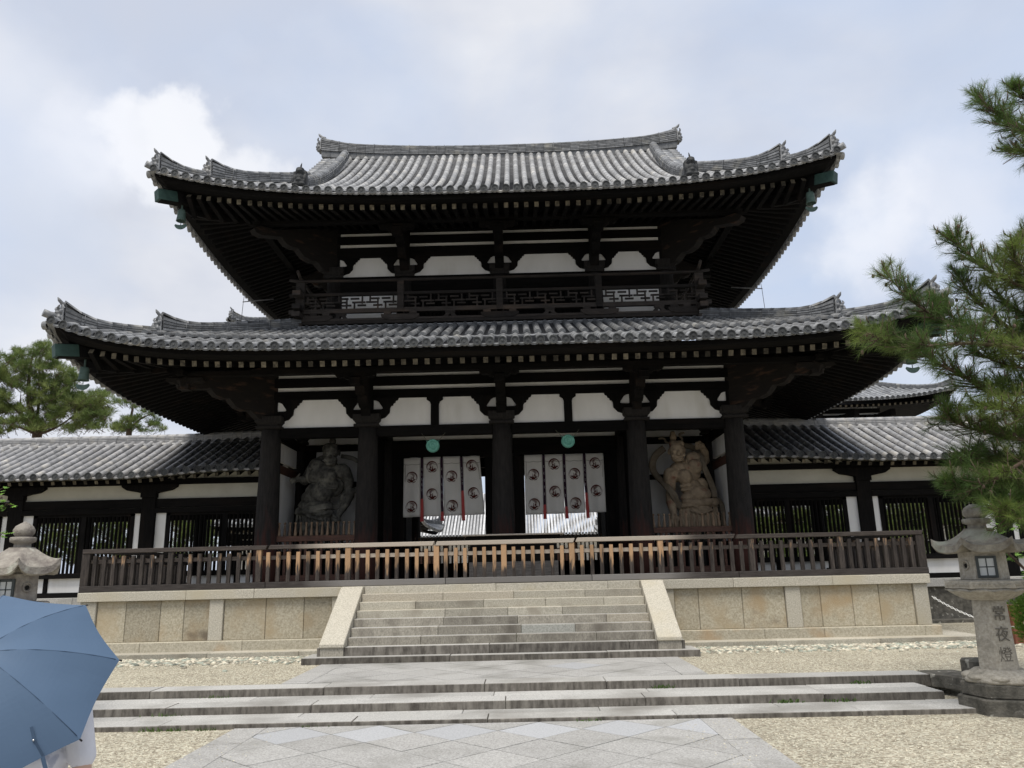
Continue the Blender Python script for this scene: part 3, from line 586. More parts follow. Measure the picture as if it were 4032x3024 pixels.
# ---- second column line: doors in the middle, back of the statue bays
YB = 2.45
def bays(a, b, parts):
    for n, z0, z1, m, d in parts:
        g = MB(); g.box(a+.2, b-.2, YB-d, YB+.05, z0, z1); g.build(n, m, gate)
for s in (-1, 1):
    a, b = sorted((s*3.45, s*5.95))
    bays(a, b, (('plaster_panel', 3.9, 4.4, 'plaster', .03), ('plaster_panel', 2.81, 3.69, 'plaster', .03), ('plaster_panel', .9, 2.67, 'plaster', .03), ('back_beam', 3.69, 3.88, 'woodx', .1), ('back_beam', 2.67, 2.81, 'woodx', .1), ('back_beam', .5, .9, 'woodx', .1)))
    g = MB(); g.box(s*5.95-.16 if s > 0 else -5.79, s*5.95+.16 if s > 0 else -5.4, YB-.12, YB-.05, .9, 3.7); g.build('corner_post', 'wood', gate)
    # partition between statue bay and passage
    g = MB(); X = s*3.45; g.box(X-.05, X+.05, .2, 2.3, .1, 3.9); g.build('partition', 'wood', gate)
    # statue bay floor and sill fence
    g = MB(); a2, b2 = sorted((s*3.68, s*5.72)); g.box(a2, b2, .1, 2.3, .0, .85); g.build('statue_plinth', 'wood', gate)
    g = MB(); g.box(a2, b2, -.06, .08, 1.08, 1.215); g.build('sill_rail', 'red', gate, bevel=.006)
    g = MB(); g.box(a2, b2, -.05, .07, .12, .26); g.build('foot_rail', 'red', gate, bevel=.006)
    # lintel over door in the wide bay
    a, b = sorted((s*.26, s*3.2))
    bays(a-.2, b+.2, (('door_lintel', 3.42, 3.95, 'woodx', .12), ('transom', 3.55, 3.66, 'woodx', .16)))
    g = MB(); g.box(a, b, YB-.03, YB+.03, 3.95, 4.3); g.build('plaster_panel', 'plaster', gate)
    for x0, x1 in (sorted((s*.26, s*.56)), sorted((s*2.86, s*3.2))):
        g = MB(); g.box(x0, x1, YB-.1, YB+.1, 0, 3.42); g.build('door_jamb', 'wood', gate)
    g = MB(); g.box(*sorted((s*2.82, s*2.94)), YB+.1, YB+1.25, .05, 3.3); g.box(*sorted((s*2.805, s*2.82)), YB+.2, YB+1.2, .9, 1.0); g.box(*sorted((s*2.805, s*2.82)), YB+.2, YB+1.2, 2.3, 2.4); g.build('door_leaf', 'wood', gate)
# ceiling beams inside and blocking floor of the upper storey
g = MB(); g.box(-5.9, 5.9, .15, 8.4, 4.4, 4.5); g.build('ceiling', 'woodx', gate)
for x in CX[1:4]:
    g = MB(); g.box(x-.16, x+.16, .2, 8.4, 3.95, 4.39); g.build('cross_beam', 'wood', gate)
g = MB()
for s in (-1, 1): a, b = sorted((s*3.45, s*5.95)); g.box(a, b, 5.98, 6.05, .1, 4.3)
g.build('rear_wall', 'plaster', gate)
for a, b in zip(CX, CX[1:]): hbeam(a+.2, b-.2, 6.05, 3.6, 3.95); hbeam(a+.2, b-.2, 8.5, 3.6, 3.95)
hbeam(-6, 6, 8.5, 3.95, 5.9, m='plaster', name='rear_wall')

# ---- eave timbers (both storeys)
class Roof: pass
lowR = Roof(); lowR.ax = 9.80; lowR.y0 = -3.85; lowR.z0 = 5.00; lowR.lift = lambda c, d: .82*max(0, 1-c/9.8)**6*max(0, 1-d/6); lowR.prof = lambda d: .372*d+.006*d*d; lowR.dmax = 4.22
upR = Roof(); upR.ax = 8.52; upR.y0 = -2.62; upR.z0 = 9.19; upR.lift = lambda c, d: .84*max(0, 1-c/8.52)**3.3*max(0, 1-d/8); upR.prof = lambda d: .49*d+.0318*d*d; upR.dmax = 6.87
lowR.bow = -.08; lowR.drop = .09; upR.bow = .21; upR.drop = .0
sidek = lambda v: 1-math.exp(-max(0, v)/.9)
def eave(rf, wx, wy, zr, pur, zp, nr, ov):
    """rafters, soffit, eave board, purlin, corner rafters. zr: rafter-end underside height; ov: distance of the rafter ends inside the tile edge"""
    ye = rf.y0+ov; xe = rf.ax-ov; sl = .30; names = 0
    lift = lambda c: rf.lift(max(0, c-ov), 0)
    pitch = 2*(xe-.45)/(nr-1)
    for i in range(nr):      # front rafters, each one a part
        x = -(xe-.45)+pitch*i; c = rf.ax-abs(x); z = zr+lift(c)*.68; inn = min(wy+.1, rf.y0+ (rf.ax-abs(x)) ) if abs(x) > wx else wy+.1
        L = inn-ye
        if L < .15: continue
        g = MB(); j = rng.uniform(-.012, .012); zi = lerp(z+.065, zr+.065+sl*L, 1)
        g.beam((x+j, ye, z+.065), (x+j, inn, zi), .105, .125, 0, .5)
        # end grain face
        g.m[-6] = 1; g.t[-6] = rng.random()
        g.build('rafter', ['wood', 'endgrain'], gate)
    g = MB()                 # side rafters
    n = int(2*(YC-ye-.4)/pitch)
    for s in (-1, 1):
        for i in range(n+1):
            y = ye+.45+pitch*i; c = min(y-rf.y0, 2*YC-rf.y0-y); z = zr+lift(c)*.68; inn = max(wx-.1, rf.ax-(c)) if (y < wy or y > 2*YC-wy) else wx-.1
            L = xe-inn
            k_ = sidek(c-.45); xo = rf.bow*k_; zo = rf.drop*k_
            if L > .15: g.beam((s*(xe-xo), y, z+.065-zo), (s*inn, y, zr+.065+sl*L-zo), .105, .125, 0, .5); g.m[-6] = 1; g.t[-6] = rng.random()
    tag(g.build('side_rafters', ['wood', 'endgrain'], gate), kind='stuff')
    # soffit boards over the rafters, as a lifted sheet round all four sides
    g = MB(); N = 40
    for side in range(4):
        H = xe if side % 2 == 0 else YC-ye; W = wx if side % 2 == 0 else YC-wy
        def P(t, q):
            lat = lerp(-H, H, t); c0 = H-abs(lat); k = q*(1 if side % 2 == 0 else 1)
            dep = q*(H-W); lt = max(-H+dep, min(H-dep, lat)) if True else lat
            z = zr+.135+lift(c0+ov)*.68*(1-q)+sl*dep
            if side == 0: return (lt, ye+dep, z)
            if side == 2: return (lt, 2*YC-ye-dep, z)
            s = 1 if side == 1 else -1; k_ = sidek(H-abs(lt)-dep)*(1-q); return (s*(xe-dep-rf.bow*k_), YC+lt, z-rf.drop*k_)
        o = len(g.v)
        for i in range(N+1):
            for q in (0, .5, 1): g.v.append(P(i/N, q))
        for i in range(N):
            for k in range(2): g.face([o+i*3+k, o+i*3+3+k, o+i*3+4+k, o+i*3+1+k], 0, .5)
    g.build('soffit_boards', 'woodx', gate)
    # eave board between rafter ends and tiles
    g = MB(); N = 48
    for side in range(4):
        H = rf.ax if side % 2 == 0 else YC-rf.y0
        o = len(g.v)
        for i in range(N+1):
            lat = lerp(-H, H, i/N); c = H-abs(lat)
            zt = rf.z0+rf.lift(c, 0)-.035
            for dep, z in ((.16, zt), (.16, zt-.10), (ov-.06, zr+lift(c)*.68+.15), (ov+.1, zr+lift(c)*.68+.15), (ov+.1, zt+.05)):
                l2 = max(-H+dep, min(H-dep, lat))
                if side == 0: g.v.append((l2, rf.y0+dep, z))
                elif side == 2: g.v.append((l2, 2*YC-rf.y0-dep, z))
                else: s = 1 if side == 1 else -1; k_ = sidek(H-abs(l2)-dep); g.v.append((s*(rf.ax-dep-rf.bow*k_), YC+l2, z-rf.drop*k_))
        for i in range(N):
            for k in range(4): g.face([o+i*5+k, o+i*5+5+k, o+i*5+6+k, o+i*5+1+k], 0, .5)
    g.build('eave_board', 'woodx', gate)
    # purlins
    px = wx+(wy-pur); g = MB(); g.box(-px-.25, px+.25, pur-.1, pur+.1, zp, zp+.12); g.build('eave_purlin', 'woodx', gate)
    for s in (-1, 1):
        g = MB(); g.box(s*px-.1, s*px+.1, pur-.3, 2*YC-pur, zp+.004, zp+.115); g.build('eave_purlin', 'wood', gate)
        # corner rafter with green copper cap
        for q in (0, 1):
            d = Vector((s, -1, 0)).normalized(); e = Vector((s*(xe+.20), ye-.20, zr+lift(.45)*.60-.04)); a = Vector((s*wx, wy, zr+.2+sl*(wy-ye)))
            if q == 1: e.y = 2*YC-e.y; a.y = 2*YC-a.y; d = Vector((s, 1, 0)).normalized()
            tip = e+(e-a).normalized()*.06
            g = MB(); g.beam(a, e, .24, .30); o = g.build('corner_rafter', 'wood', gate, bevel=.008)
            g = MB(); c0 = e-(e-a).normalized()*.42; g.beam(c0, tip, .255, .28); c = g.build('copper_cap', 'verdigris', o, bevel=.01)
    return lambda x: None
eave(lowR, 5.95, 0, 4.665, -1.65, 4.955, 71, .44)
eave(upR, UX[-1], UY, 8.94, -.5, 9.41, 61, .46)

# ---- upper storey
for x in UX:
    g = MB(); prof = [(.235, 6.6), (.235, 7.6), (.215, 8.48)]; g.lathe((x, UY, 0), prof, 18); g.build('column', 'column', gate)
for x in UX:
    capital(x, UY, 8.46, .85)
    if abs(x) < 4.7: arm(x, UY, 8.46, .92, zs=.92); cloud_arm(x, UY-.02, 8.46, 1.7, 9.38); cloud_hand(x, -.5, 9.17)
    else:
        s = 1 if x > 0 else -1; arm(x, UY, 8.46, .92, sides=(-s,), zs=.92); cloud_arm(x, UY, 8.46, 2.4, 9.40, .26, (s, -1, 0))
        cloud_arm(x, UY+2, 8.46, 1.7, 9.38, .24, (s, 0, 0)); cloud_arm(x, 5.3, 8.46, 1.7, 9.38, .24, (s, 0, 0)); arm(x, UY+2, 8.46, along='y', zs=.92); cloud_hand(s*6.43, UY+2, 9.17, along='y')
def ubeam(z0, z1, d=.12, m='woodx', n='beam'):
    g = MB(); g.box(-4.85, 4.85, UY-d, UY+.1, z0, z1); g.build(n, m, gate, bevel=.006)
    for s in (-1, 1):
        g = MB(); X = s*4.73; g.box(X-d+.004, X+d-.004, UY+.1, UY2, z0+.004, z1-.004); g.build(n, 'wood' if m == 'woodx' else m, gate)
for z0, z1 in ((8.05, 8.50), (9.10, 9.40), (9.52, 9.75), (9.86, 10.10), (10.20, 10.5)): ubeam(z0, z1)
for z0, z1 in ((8.50, 9.10), (9.40, 9.52), (9.75, 9.86), (10.10, 10.20)): ubeam(z0, z1, .045, 'plaster', 'plaster_panel')
for s in (-1, 1):
    a, b = sorted((s*2.9, s*4.5)); g = MB(); g.box(a-.2, b+.2, UY-.04, UY+.04, 6.9, 8.05); g.build('plaster_panel', 'plaster', gate)
    g = MB(); X = s*4.73; g.box(X-.04, X+.04, UY, UY2, 6.9, 8.06); g.build('plaster_panel', 'plaster', gate)
    a, b = sorted((s*.2, s*2.5)); g = MB(); g.box(a, b, UY+.06, UY+.1, 6.9, 8.05)
    for k in range(20): x = a+(b-a)*(k+.5)/20; g.box(x-.03, x+.03, UY-.03, UY+.02, 6.98, 8.0)
    g.build('grille', 'wood', gate)
g = MB(); g.box(-4.7, 4.7, UY2-.05, UY2+.05, 6.4, 10.4); g.build('rear_wall', 'plaster', gate)
g = MB(); g.box(-4.65, 4.65, UY+.1, UY2, 10.3, 10.4); g.build('ceiling', 'woodx', gate)

# ---- balcony with key-fret railing
BY, BX = .45, 5.48
bal = MB(); bal.box(-BX, BX, BY-.05, BY+.09, 6.885, 6.975); 
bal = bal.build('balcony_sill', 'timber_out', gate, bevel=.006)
g = MB(); g.box(-BX+.1, BX-.1, BY+.1, UY-.05, 6.90, 6.95); 
for s in (-1, 1): g.box(*sorted((s*4.8, s*(BX-.05))), UY, UY2, 6.90, 6.95)
g.build('balcony_floor', 'woodx', gate)
def rail(z0, z1, ext, name, rnd=False):
    g = MB()
    if rnd: g.tube([(-BX-ext, BY, (z0+z1)/2+.06), (-BX, BY, (z0+z1)/2+.012), (-4, BY, (z0+z1)/2), (4, BY, (z0+z1)/2), (BX, BY, (z0+z1)/2+.012), (BX+ext, BY, (z0+z1)/2+.06)], (z1-z0)/2, 10)
    else: g.box(-BX-ext, BX+ext, BY-.05, BY+.05, z0, z1)
    g.build(name, 'timber_out', gate)
    for s in (-1, 1):
        g = MB(); g.box(s*BX-.05, s*BX+.05, BY-ext, 2*YC-BY, z0+.09, z1+.09) if not rnd else g.tube([(s*BX, BY-ext-.05, z1+.13), (s*BX, BY-.1, z1+.03), (s*BX, BY+1, z1), (s*BX, 8, z1)], .045, 10)
        g.build(name, 'timber_out', gate)
rail(8.10, 8.185, .32, 'top_rail', True); rail(7.70, 7.78, .30, 'balcony_rail'); rail(7.20, 7.32, .30, 'balcony_rail'); rail(6.98, 7.04, .28, 'balcony_rail')
for x in (-BX, -2.72, 0, 2.72, BX):
    g = MB(); w_ = .09 if abs(x) < 5 else .12; g.box(x-w_, x+w_, BY-.07, BY+.07, 6.975, 8.1); g.build('balcony_post', 'timber_out', gate, bevel=.005)
def fret(x0, x1, n, name='fret_panel'):
    """key-fret lattice between two rails"""
    g = MB(); z0, z1 = 7.32, 7.70; H = z1-z0; t = .042; u = (x1-x0)/n; y0, y1 = BY-.025, BY+.025
    def h(a, b, z): g.box(a, b, y0, y1, z-t/2, z+t/2)
    def v(x, a, b): g.box(x-t/2, x+t/2, y0+.002, y1-.002, a, b)
    for i in range(n):
        a = x0+u*i; m = z0+H*.5
        if i % 2 == 0: v(a+u*.25, m, z1); h(a, a+u*.75, m+.002); v(a+u*.75, z0, m+H*.25); h(a+u*.45, a+u*1.05, z0+H*.27); h(a+u*.25, a+u*.85, z1-H*.22)
        else: v(a+u*.25, z0, m); h(a+u*.1, a+u*.95, m); v(a+u*.75, m-H*.1, z1); h(a-u*.0, a+u*.55, z1-H*.22); h(a+u*.45, a+u*1.0, z0+H*.27)
    return g.build(name, 'timber_out', gate)
for a, b, n in ((-BX+.1, -2.81, 6), (-2.63, -.09, 6), (.09, 2.63, 6), (2.81, BX-.1, 6)): fret(a, b, n)
for x in (-4.35, -1.36, 1.36, 4.35):    # inverted-V struts
    g = MB()
    for s in (-1, 1): g.prism([(.04, 7.2), (.11, 7.2), (.13, 7.1), (.22, 7.02), (.40, 6.985), (.40, 6.965), (.16, 6.965), (.05, 7.05), (.0, 7.12), (.0, 7.2)], lambda p, k: (x+s*p[0], BY-.04 if k == 0 else BY+.04, p[1]))
    g.box(x-.14, x+.14, BY-.05, BY+.05, 7.15, 7.197); g.build('strut', 'timber_out', gate)
for x in (-5.1, -2.72, 0, 2.72, 5.1):
    g = MB(); g.prism([(-.52, 7.13), (-.52, 7.07), (-.44, 7.0), (-.3, 6.965), (.3, 6.965), (.44, 7.0), (.52, 7.07), (.52, 7.13)], lambda p, k: (x+p[0], BY-.075 if k == 0 else BY+.06, p[1])); g.box(x-.45, x-.25, BY-.07, BY+.05, 7.13, 7.2); g.box(x+.25, x+.45, BY-.07, BY+.05, 7.13, 7.2); g.box(x-.1, x+.1, BY-.07, BY+.05, 7.13, 7.2); g.build('balcony_bracket', 'timber_out', gate, bevel=.005)
for s in (-1, 1):                       # stacked beam ends at the corners
    for z in (7.02, 7.24, 7.62):
        g = MB(); g.box(s*BX-.11, s*BX+.11, BY-.42, BY+.1, z, z+.14); g.build('beam_end', 'timber_out', gate, bevel=.006)
    g = MB(); g.box(s*BX-.1, s*BX+.1, BY-.16, BY+.1, 6.62, 6.9); g.build('beam_end', 'timber_out', gate, bevel=.006)

# ================================================================== tiled roofs
def slope(g, rows, P, lat, vmax, r=.083, L=.34, v0=0, off=0, discs=True, vmin=None, pan=3):
    """barrel tiles in rows with concave pan tiles between them. P(u, v): point of the bare slope; lat: direction of u"""
    lat = Vector(lat); sp = abs(rows[1]-rows[0]); sg = 1 if rows[1] > rows[0] else -1
    def frame(u, v):
        p = P(u, v); q = P(u, v+.05); t = (q-p).normalized(); nrm = lat.cross(t).normalized()
        if nrm.z < 0: nrm = -nrm
        return p+nrm*off, t, nrm
    ns = 6
    for u in rows:
        a = max(v0, vmin(u) if vmin else v0); b = vmax(u)
        if b-a < .12: continue
        n = max(1, int(round((b-a)/L))); ju = rng.uniform(-.012, .012)
        for i in range(n):
            va, vb = a+(b-a)*i/n, a+(b-a)*(i+1)/n; t = rng.random(); o = len(g.v)
            for v, rr in ((va, r*1.02), (vb+.01, r*.95)):
                p, tt, nn = frame(u, v)
                for k in range(ns+1):
                    an = PI*k/ns; g.v.append(tuple(p+lat*(math.cos(an)*rr+ju)+nn*(math.sin(an)*rr*1.05+.012)))
            for k in range(ns): g.face([o+k, o+k+1, o+ns+2+k, o+ns+1+k], 0, t, True)
            if i == 0 and not discs or i > 0:
                p, tt, nn = frame(u, va); c = len(g.v); g.v.append(tuple(p+nn*.01)); g.face([c]+[o+k for k in range(ns+1)], 0, .1)
        if discs and a <= v0+1e-6:
            p, tt, nn = frame(u, v0); fw = -tt; fw.z *= .25; fw.normalize(); up = Vector((0, 0, 1)); N = 14; t = rng.random()
            rings_ = ((r*1.14, -.02), (r*1.14, .085), (r*.88, .085), (r*.86, .070), (r*.36, .070), (r*.30, .080)); o = len(g.v); c0 = p+nn*.015+up*.004
            for rr, dd in rings_:
                for k in range(N): an = 2*PI*k/N; g.v.append(tuple(c0+lat*math.cos(an)*rr+up*math.sin(an)*rr+fw*dd))
            for i in range(len(rings_)-1):
                for k in range(N): g.face([o+i*N+k, o+i*N+(k+1) % N, o+(i+1)*N+(k+1) % N, o+(i+1)*N+k], 1 if i else 0, t)
            g.face([o+(len(rings_)-1)*N+k for k in range(N)], 1, t)
    W = sp*.5; ks = 4
    for u0, u1 in zip(rows, rows[1:]):
        um = (u0+u1)/2; a = max(v0, max(vmin(u0), vmin(u1)) if vmin else v0); b = min(vmax(u0), vmax(u1))+.0
        if b-a < .1: continue
        n = max(1, int(round((b-a)/.15)))
        def arc(v, lift, drop=0, wd=W):
            p, tt, nn = frame(um, v); out = []
            for k in range(ks+1):
                x = -1+2*k/ks; out.append(tuple(p+lat*(x*wd)+nn*(lift+.045*x*x-.02-drop)))
            return out
        for i in range(n):
            va, vb = a+(b-a)*i/n, a+(b-a)*(i+1)/n; o = len(g.v); g.v += arc(va, .020)+arc(vb, .0)+arc(va, .020, .02); t = rng.random()
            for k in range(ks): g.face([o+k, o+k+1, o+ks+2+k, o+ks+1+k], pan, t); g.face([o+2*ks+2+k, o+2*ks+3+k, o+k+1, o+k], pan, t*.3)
        if a <= v0+1e-6:     # front edge of the eave pans: two stacked curved lips
            for dz, ex in ((.0, .05), (.034, .02)):
                p, tt, nn = frame(um, v0); o = len(g.v); t = rng.random()
                for dd in (-ex, .06):
                    for hh in (0, -.026):
                        for k in range(ks*2+1):
                            x = -1+2*k/(ks*2); g.v.append(tuple(p+lat*(x*W)+tt*dd+Vector((0, 0, .055*x*x-.022-dz+hh))))
                m_ = ks*2+1
                for k in range(ks*2): g.face([o+k, o+k+1, o+m_+k+1, o+m_+k], 0, t); g.face([o+k, o+k+1, o+2*m_+k+1, o+2*m_+k], 0, t); g.face([o+m_+k, o+m_+k+1, o+3*m_+k+1, o+3*m_+k], 0, t)
def sheet(g, us, P, vmaxs, nv=5, m=0, drop=.05, vmins=None):
    """plain boarded sheet just under the tiles"""
    o = len(g.v)
    for u in us:
        a = vmins(u) if vmins else .03; b = max(a+.001, vmaxs(u))
        for k in range(nv+1): p = P(u, a+(b-a)*k/nv); g.v.append((p.x, p.y, p.z-drop))
    for i in range(len(us)-1):
        for k in range(nv): g.face([o+i*(nv+1)+k, o+(i+1)*(nv+1)+k, o+(i+1)*(nv+1)+k+1, o+i*(nv+1)+k+1], m, .5)
def rz(rf, c, d): return rf.z0+rf.prof(d)+rf.lift(c, d)
def Pf(rf): return lambda x, d: Vector((x, rf.y0+d, rz(rf, rf.ax-abs(x), d)))
def Pb(rf): return lambda x, d: Vector((x, 2*YC-rf.y0-d, rz(rf, rf.ax-abs(x), d)))
def Ps(rf, s):
    def f(y, d):
        c = min(y-rf.y0, 2*YC-rf.y0-y); k = sidek(c-d); return Vector((s*(rf.ax-d-rf.bow*k), y, rz(rf, c, d)-rf.drop*k))
    return f
def rowlist(H, sp): n = int(round(2*H/sp)); return [-H+2*H*(i+.5)/n for i in range(n)]
def linspace(a, b, n): return [a+(b-a)*i/n for i in range(n+1)]

def ridge(pts, name, parent, w=.26, layers=4, lh=.05, flare=.25, fl_len=.9, top=.085, m='tile_ridge', ties=1.2, capw=1.0):
    """layered ridge of flat tiles with a half-round cap, sweeping up at its first point"""
    pts = [Vector(p) for p in pts]; dist = [0]
    for a, b in zip(pts, pts[1:]): dist.append(dist[-1]+(b-a).length)
    total = dist[-1]; seg = .30; n = max(2, int(total/seg)); P = []
    def sample(s):
        for i in range(len(pts)-1):
            if s <= dist[i+1]+1e-6: return pts[i].lerp(pts[i+1], (s-dist[i])/max(1e-6, dist[i+1]-dist[i]))
        return pts[-1]
    for i in range(n+1):
        s = total*i/n; p = sample(s).copy(); P.append((p, flare*max(0, 1-s/fl_len)**2))
    g = MB()
    for i in range(n):
        (a, fa), (b, fb) = P[i], P[i+1]; d = (b-a); d.z = 0; d.normalize(); sx = Vector((d.y, -d.x, 0))
        def blk(z0, z1, hw, t, gap=.004):
            vs = []
            for p, f in ((a+d*gap, fa), (b-d*gap, fb)):
                for q, z in ((-1, z0), (1, z0), (1, z1), (-1, z1)):
                    zz = z+f*(z/(layers*lh+top)) if z > 0 else z
                    vs.append(p+sx*hw*q+Vector((0, 0, zz)))
            g.add(vs, [(3, 2, 1, 0), (4, 5, 6, 7), (0, 1, 5, 4), (1, 2, 6, 5), (2, 3, 7, 6), (3, 0, 4, 7)], 0, t)
        blk(-.22, .0, w*.40, .2)
        for k in range(layers):
            hw = w/2*(1-.10*k/layers); blk(k*lh, k*lh+lh*.62, hw, rng.random()); blk(k*lh+lh*.62, k*lh+lh, hw*.86, .0, 0)
        # cap
        o = len(g.v); t = rng.random(); zt = layers*lh
        for p, f, rr in ((a, fa, top), (b, fb, top*.93)):
            for k in range(7): an = PI*k/6; g.v.append(tuple(p+sx*math.cos(an)*rr*1.25*capw+Vector((0, 0, zt+math.sin(an)*rr+f))))
        for k in range(6): g.face([o+k, o+k+1, o+8+k, o+7+k], 0, t, True)
        g.face([o+k for k in range(7)], 0, t); g.face([o+7+k for k in range(7)][::-1], 0, t)
    if ties:
        s = ties*.5
        while s < total-.1:
            p = sample(s); q = sample(min(total, s+.05)); d = q-p; d.z = 0
            if d.length > 1e-5:
                d.normalize(); sx = Vector((d.y, -d.x, 0)); zt = layers*lh+top+flare*max(0, 1-s/fl_len)**2+.004
                g.tube([p+sx*(w/2+.006)+Vector((0, 0, .0)), p+sx*(w/2+.006)+Vector((0, 0, zt-top)), p+Vector((0, 0, zt)), p-sx*(w/2+.006)+Vector((0, 0, zt-top)), p-sx*(w/2+.006)], .007, 4, 0, .9)
            s += ties
    return g.build(name, m, parent)
def oni(p, d, s, parent, name='ridge_end_tile', z=0):
    """carved demon tile closing a ridge, with its backing plate and the pointed tile on top"""
    p = Vector(p); d = Vector((d[0], d[1], 0)).normalized(); sx = Vector((d.y, -d.x, 0)); up = Vector((0, 0, 1))
    T = lambda x, y, zz: p+sx*x*s+d*y*s+up*zz*s
    g = MB(); rot = Matrix((sx, d, up)).transposed()
    g.prism([(-.26, -.30), (-.20, .28), (-.12, .40), (.12, .40), (.20, .28), (.26, -.30)], lambda q, k: T(q[0], -.02 if k == 0 else .04, q[1]))
    B = [((0, .10, .02), (.17, .12, .20)), ((0, .20, -.02), (.07, .08, .07)), ((-.09, .17, .08), (.065, .06, .055)), ((.09, .17, .08), (.065, .06, .055)), ((0, .17, -.15), (.12, .09, .05)), ((0, .14, -.22), (.10, .08, .04)),
         ((-.16, .10, -.10), (.06, .07, .08)), ((.16, .10, -.10), (.06, .07, .08)), ((-.18, .08, .12), (.05, .06, .07)), ((.18, .08, .12), (.05, .06, .07)), ((0, .14, .19), (.08, .07, .05)), ((-.14, .08, -.25), (.07, .07, .05)), ((.14, .08, -.25), (.07, .07, .05))]
    for c, r in B: g.ball(T(*c), [q*s*1.12 for q in r], 8, 0, .4, rot)
    for q in (-1, 1): g.tube([T(q*.08, .12, .18), T(q*.15, .16, .26), T(q*.17, .14, .32), T(q*.14, .1, .37)], [.055*s, .045*s, .035*s, .012*s], 6, 0, .5)
    g.tube([T(0, -.15, .40), T(0, .02, .46), T(0, .12, .56), T(0, .18, .66)], [.07*s, .07*s, .06*s, .012*s], 8, 0, .5)
    return g.build(name, 'tile', parent, remesh=.016*s*1.2)

# ---- lower roof
def tiled(rf, name, hip0, gable=None, step=None):
    root = bpy.data.objects.new(name, None)
    g = MB(); hipmax = rf.dmax
    F = Pf(rf); rows = rowlist(rf.ax-.10, .268)
    def vmax_front(x): return min(rf.dmax, rf.ax-abs(x)-.02) if not gable or abs(x) > gable else rf.dmax
    if step:
        slope(g, rows, F, (1, 0, 0), lambda x: min(vmax_front(x), step))
        slope(g, rows, F, (1, 0, 0), vmax_front, v0=step-.12, off=.075, discs=False)
    else: slope(g, rows, F, (1, 0, 0), vmax_front)
    us = linspace(-rf.ax+.05, rf.ax-.05, 60); sheet(g, us, F, vmax_front)
    B = Pb(rf); sheet(g, us, B, vmax_front, drop=-.02)
    ylim = rf.dmax if not gable else rf.ax-gable
    for s in (-1, 1):
        S = Ps(rf, s); ys = [YC+v for v in rowlist(YC-rf.y0-.10, .268)]
        vm = lambda y: min(ylim, min(y-rf.y0, 2*YC-rf.y0-y)-.02)
        slope(g, ys, S, (0, 1, 0), vm)
        sheet(g, linspace(rf.y0+.05, 2*YC-rf.y0-.05, 50), S, vm)
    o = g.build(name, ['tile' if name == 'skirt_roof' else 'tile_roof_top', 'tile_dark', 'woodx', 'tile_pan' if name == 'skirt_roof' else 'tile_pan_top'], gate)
    return o
M['tile_roof_top'] = mat('upper_roof_tile', (.21, .21, .212), (.36, .358, .35), 9, .55, .35, 30, .24, (1, 1, 1), .45, c3=(.46, .44, .40), s3=1.6, lo3=.55, hi3=.75)
skirt = tiled(lowR, 'skirt_roof', 0, step=1.45)
main = tiled(upR, 'main_roof', 0, gable=5.3)
def hip(rf, s, a, b, n=12, q=1):
    out = []
    for i in range(n+1):
        d = a+(b-a)*i/n; out.append((s*(rf.ax-d), rf.y0+d if q == 1 else 2*YC-rf.y0-d, rz(rf, d, d)+.03))
    return out
for s in (-1, 1):
    for q in (1, -1):
        dv = (s, -q, 0)
        # lower roof hips: low outer ridge and taller inner ridge
        for rf, par, a1, a2, a3 in ((lowR, skirt, .28, 1.75, 4.3), (upR, main, .22, 1.12, 3.1)):
            h1 = hip(rf, s, a1, a2+.15, 8, q); ridge(h1, 'hip_ridge', par, .25, 3, .052, .26, .9, .075, ties=.8)
            e = Vector(h1[0]); oni(e+Vector((s, -q, 0))*.03+Vector((0, 0, .12)), dv, .64, par)
            h2 = hip(rf, s, a2, a3, 12, q); h2 = [(p[0], p[1], p[2]+.02) for p in h2]; ridge(h2, 'hip_ridge', par, .30, 5, .052, .24, 1.0, .085, ties=1.1)
            e = Vector(h2[0]); oni(e+Vector((s, -q, 0))*.03+Vector((0, 0, .20)), dv, .64, par)
            g = MB(); c = Vector((s*(rf.ax-.02), (rf.y0+.02) if q == 1 else (2*YC-rf.y0-.02), rz(rf, 0, 0)+.07)); dd = Vector(dv).normalized(); g.tube([c-dd*.5+Vector((0, 0, -.02)), c-dd*.1, c+dd*.03+Vector((0, 0, .03))], [.08, .083, .085], 12); g.build('corner_tile', 'tile', par)
# top ridge
pts = [(-6.05, YC, 14.02+.29)]+[(x, YC, 14.02+.29*(abs(x)/6.05)**2.4) for x in linspace(-5.8, 5.8, 24)]+[(6.05, YC, 14.31)]
half = [p for p in pts if p[0] <= 0.01]; ridge(half, 'top_ridge', main, .42, 6, .055, .16, 1.3, .09, ties=1.2)
half = [p for p in pts if p[0] >= -.01][::-1]; ridge(half, 'top_ridge', main, .42, 6, .055, .16, 1.3, .09, ties=1.2)
for s in (-1, 1): oni((s*6.08, YC, 14.56), (s, 0), .76, main)
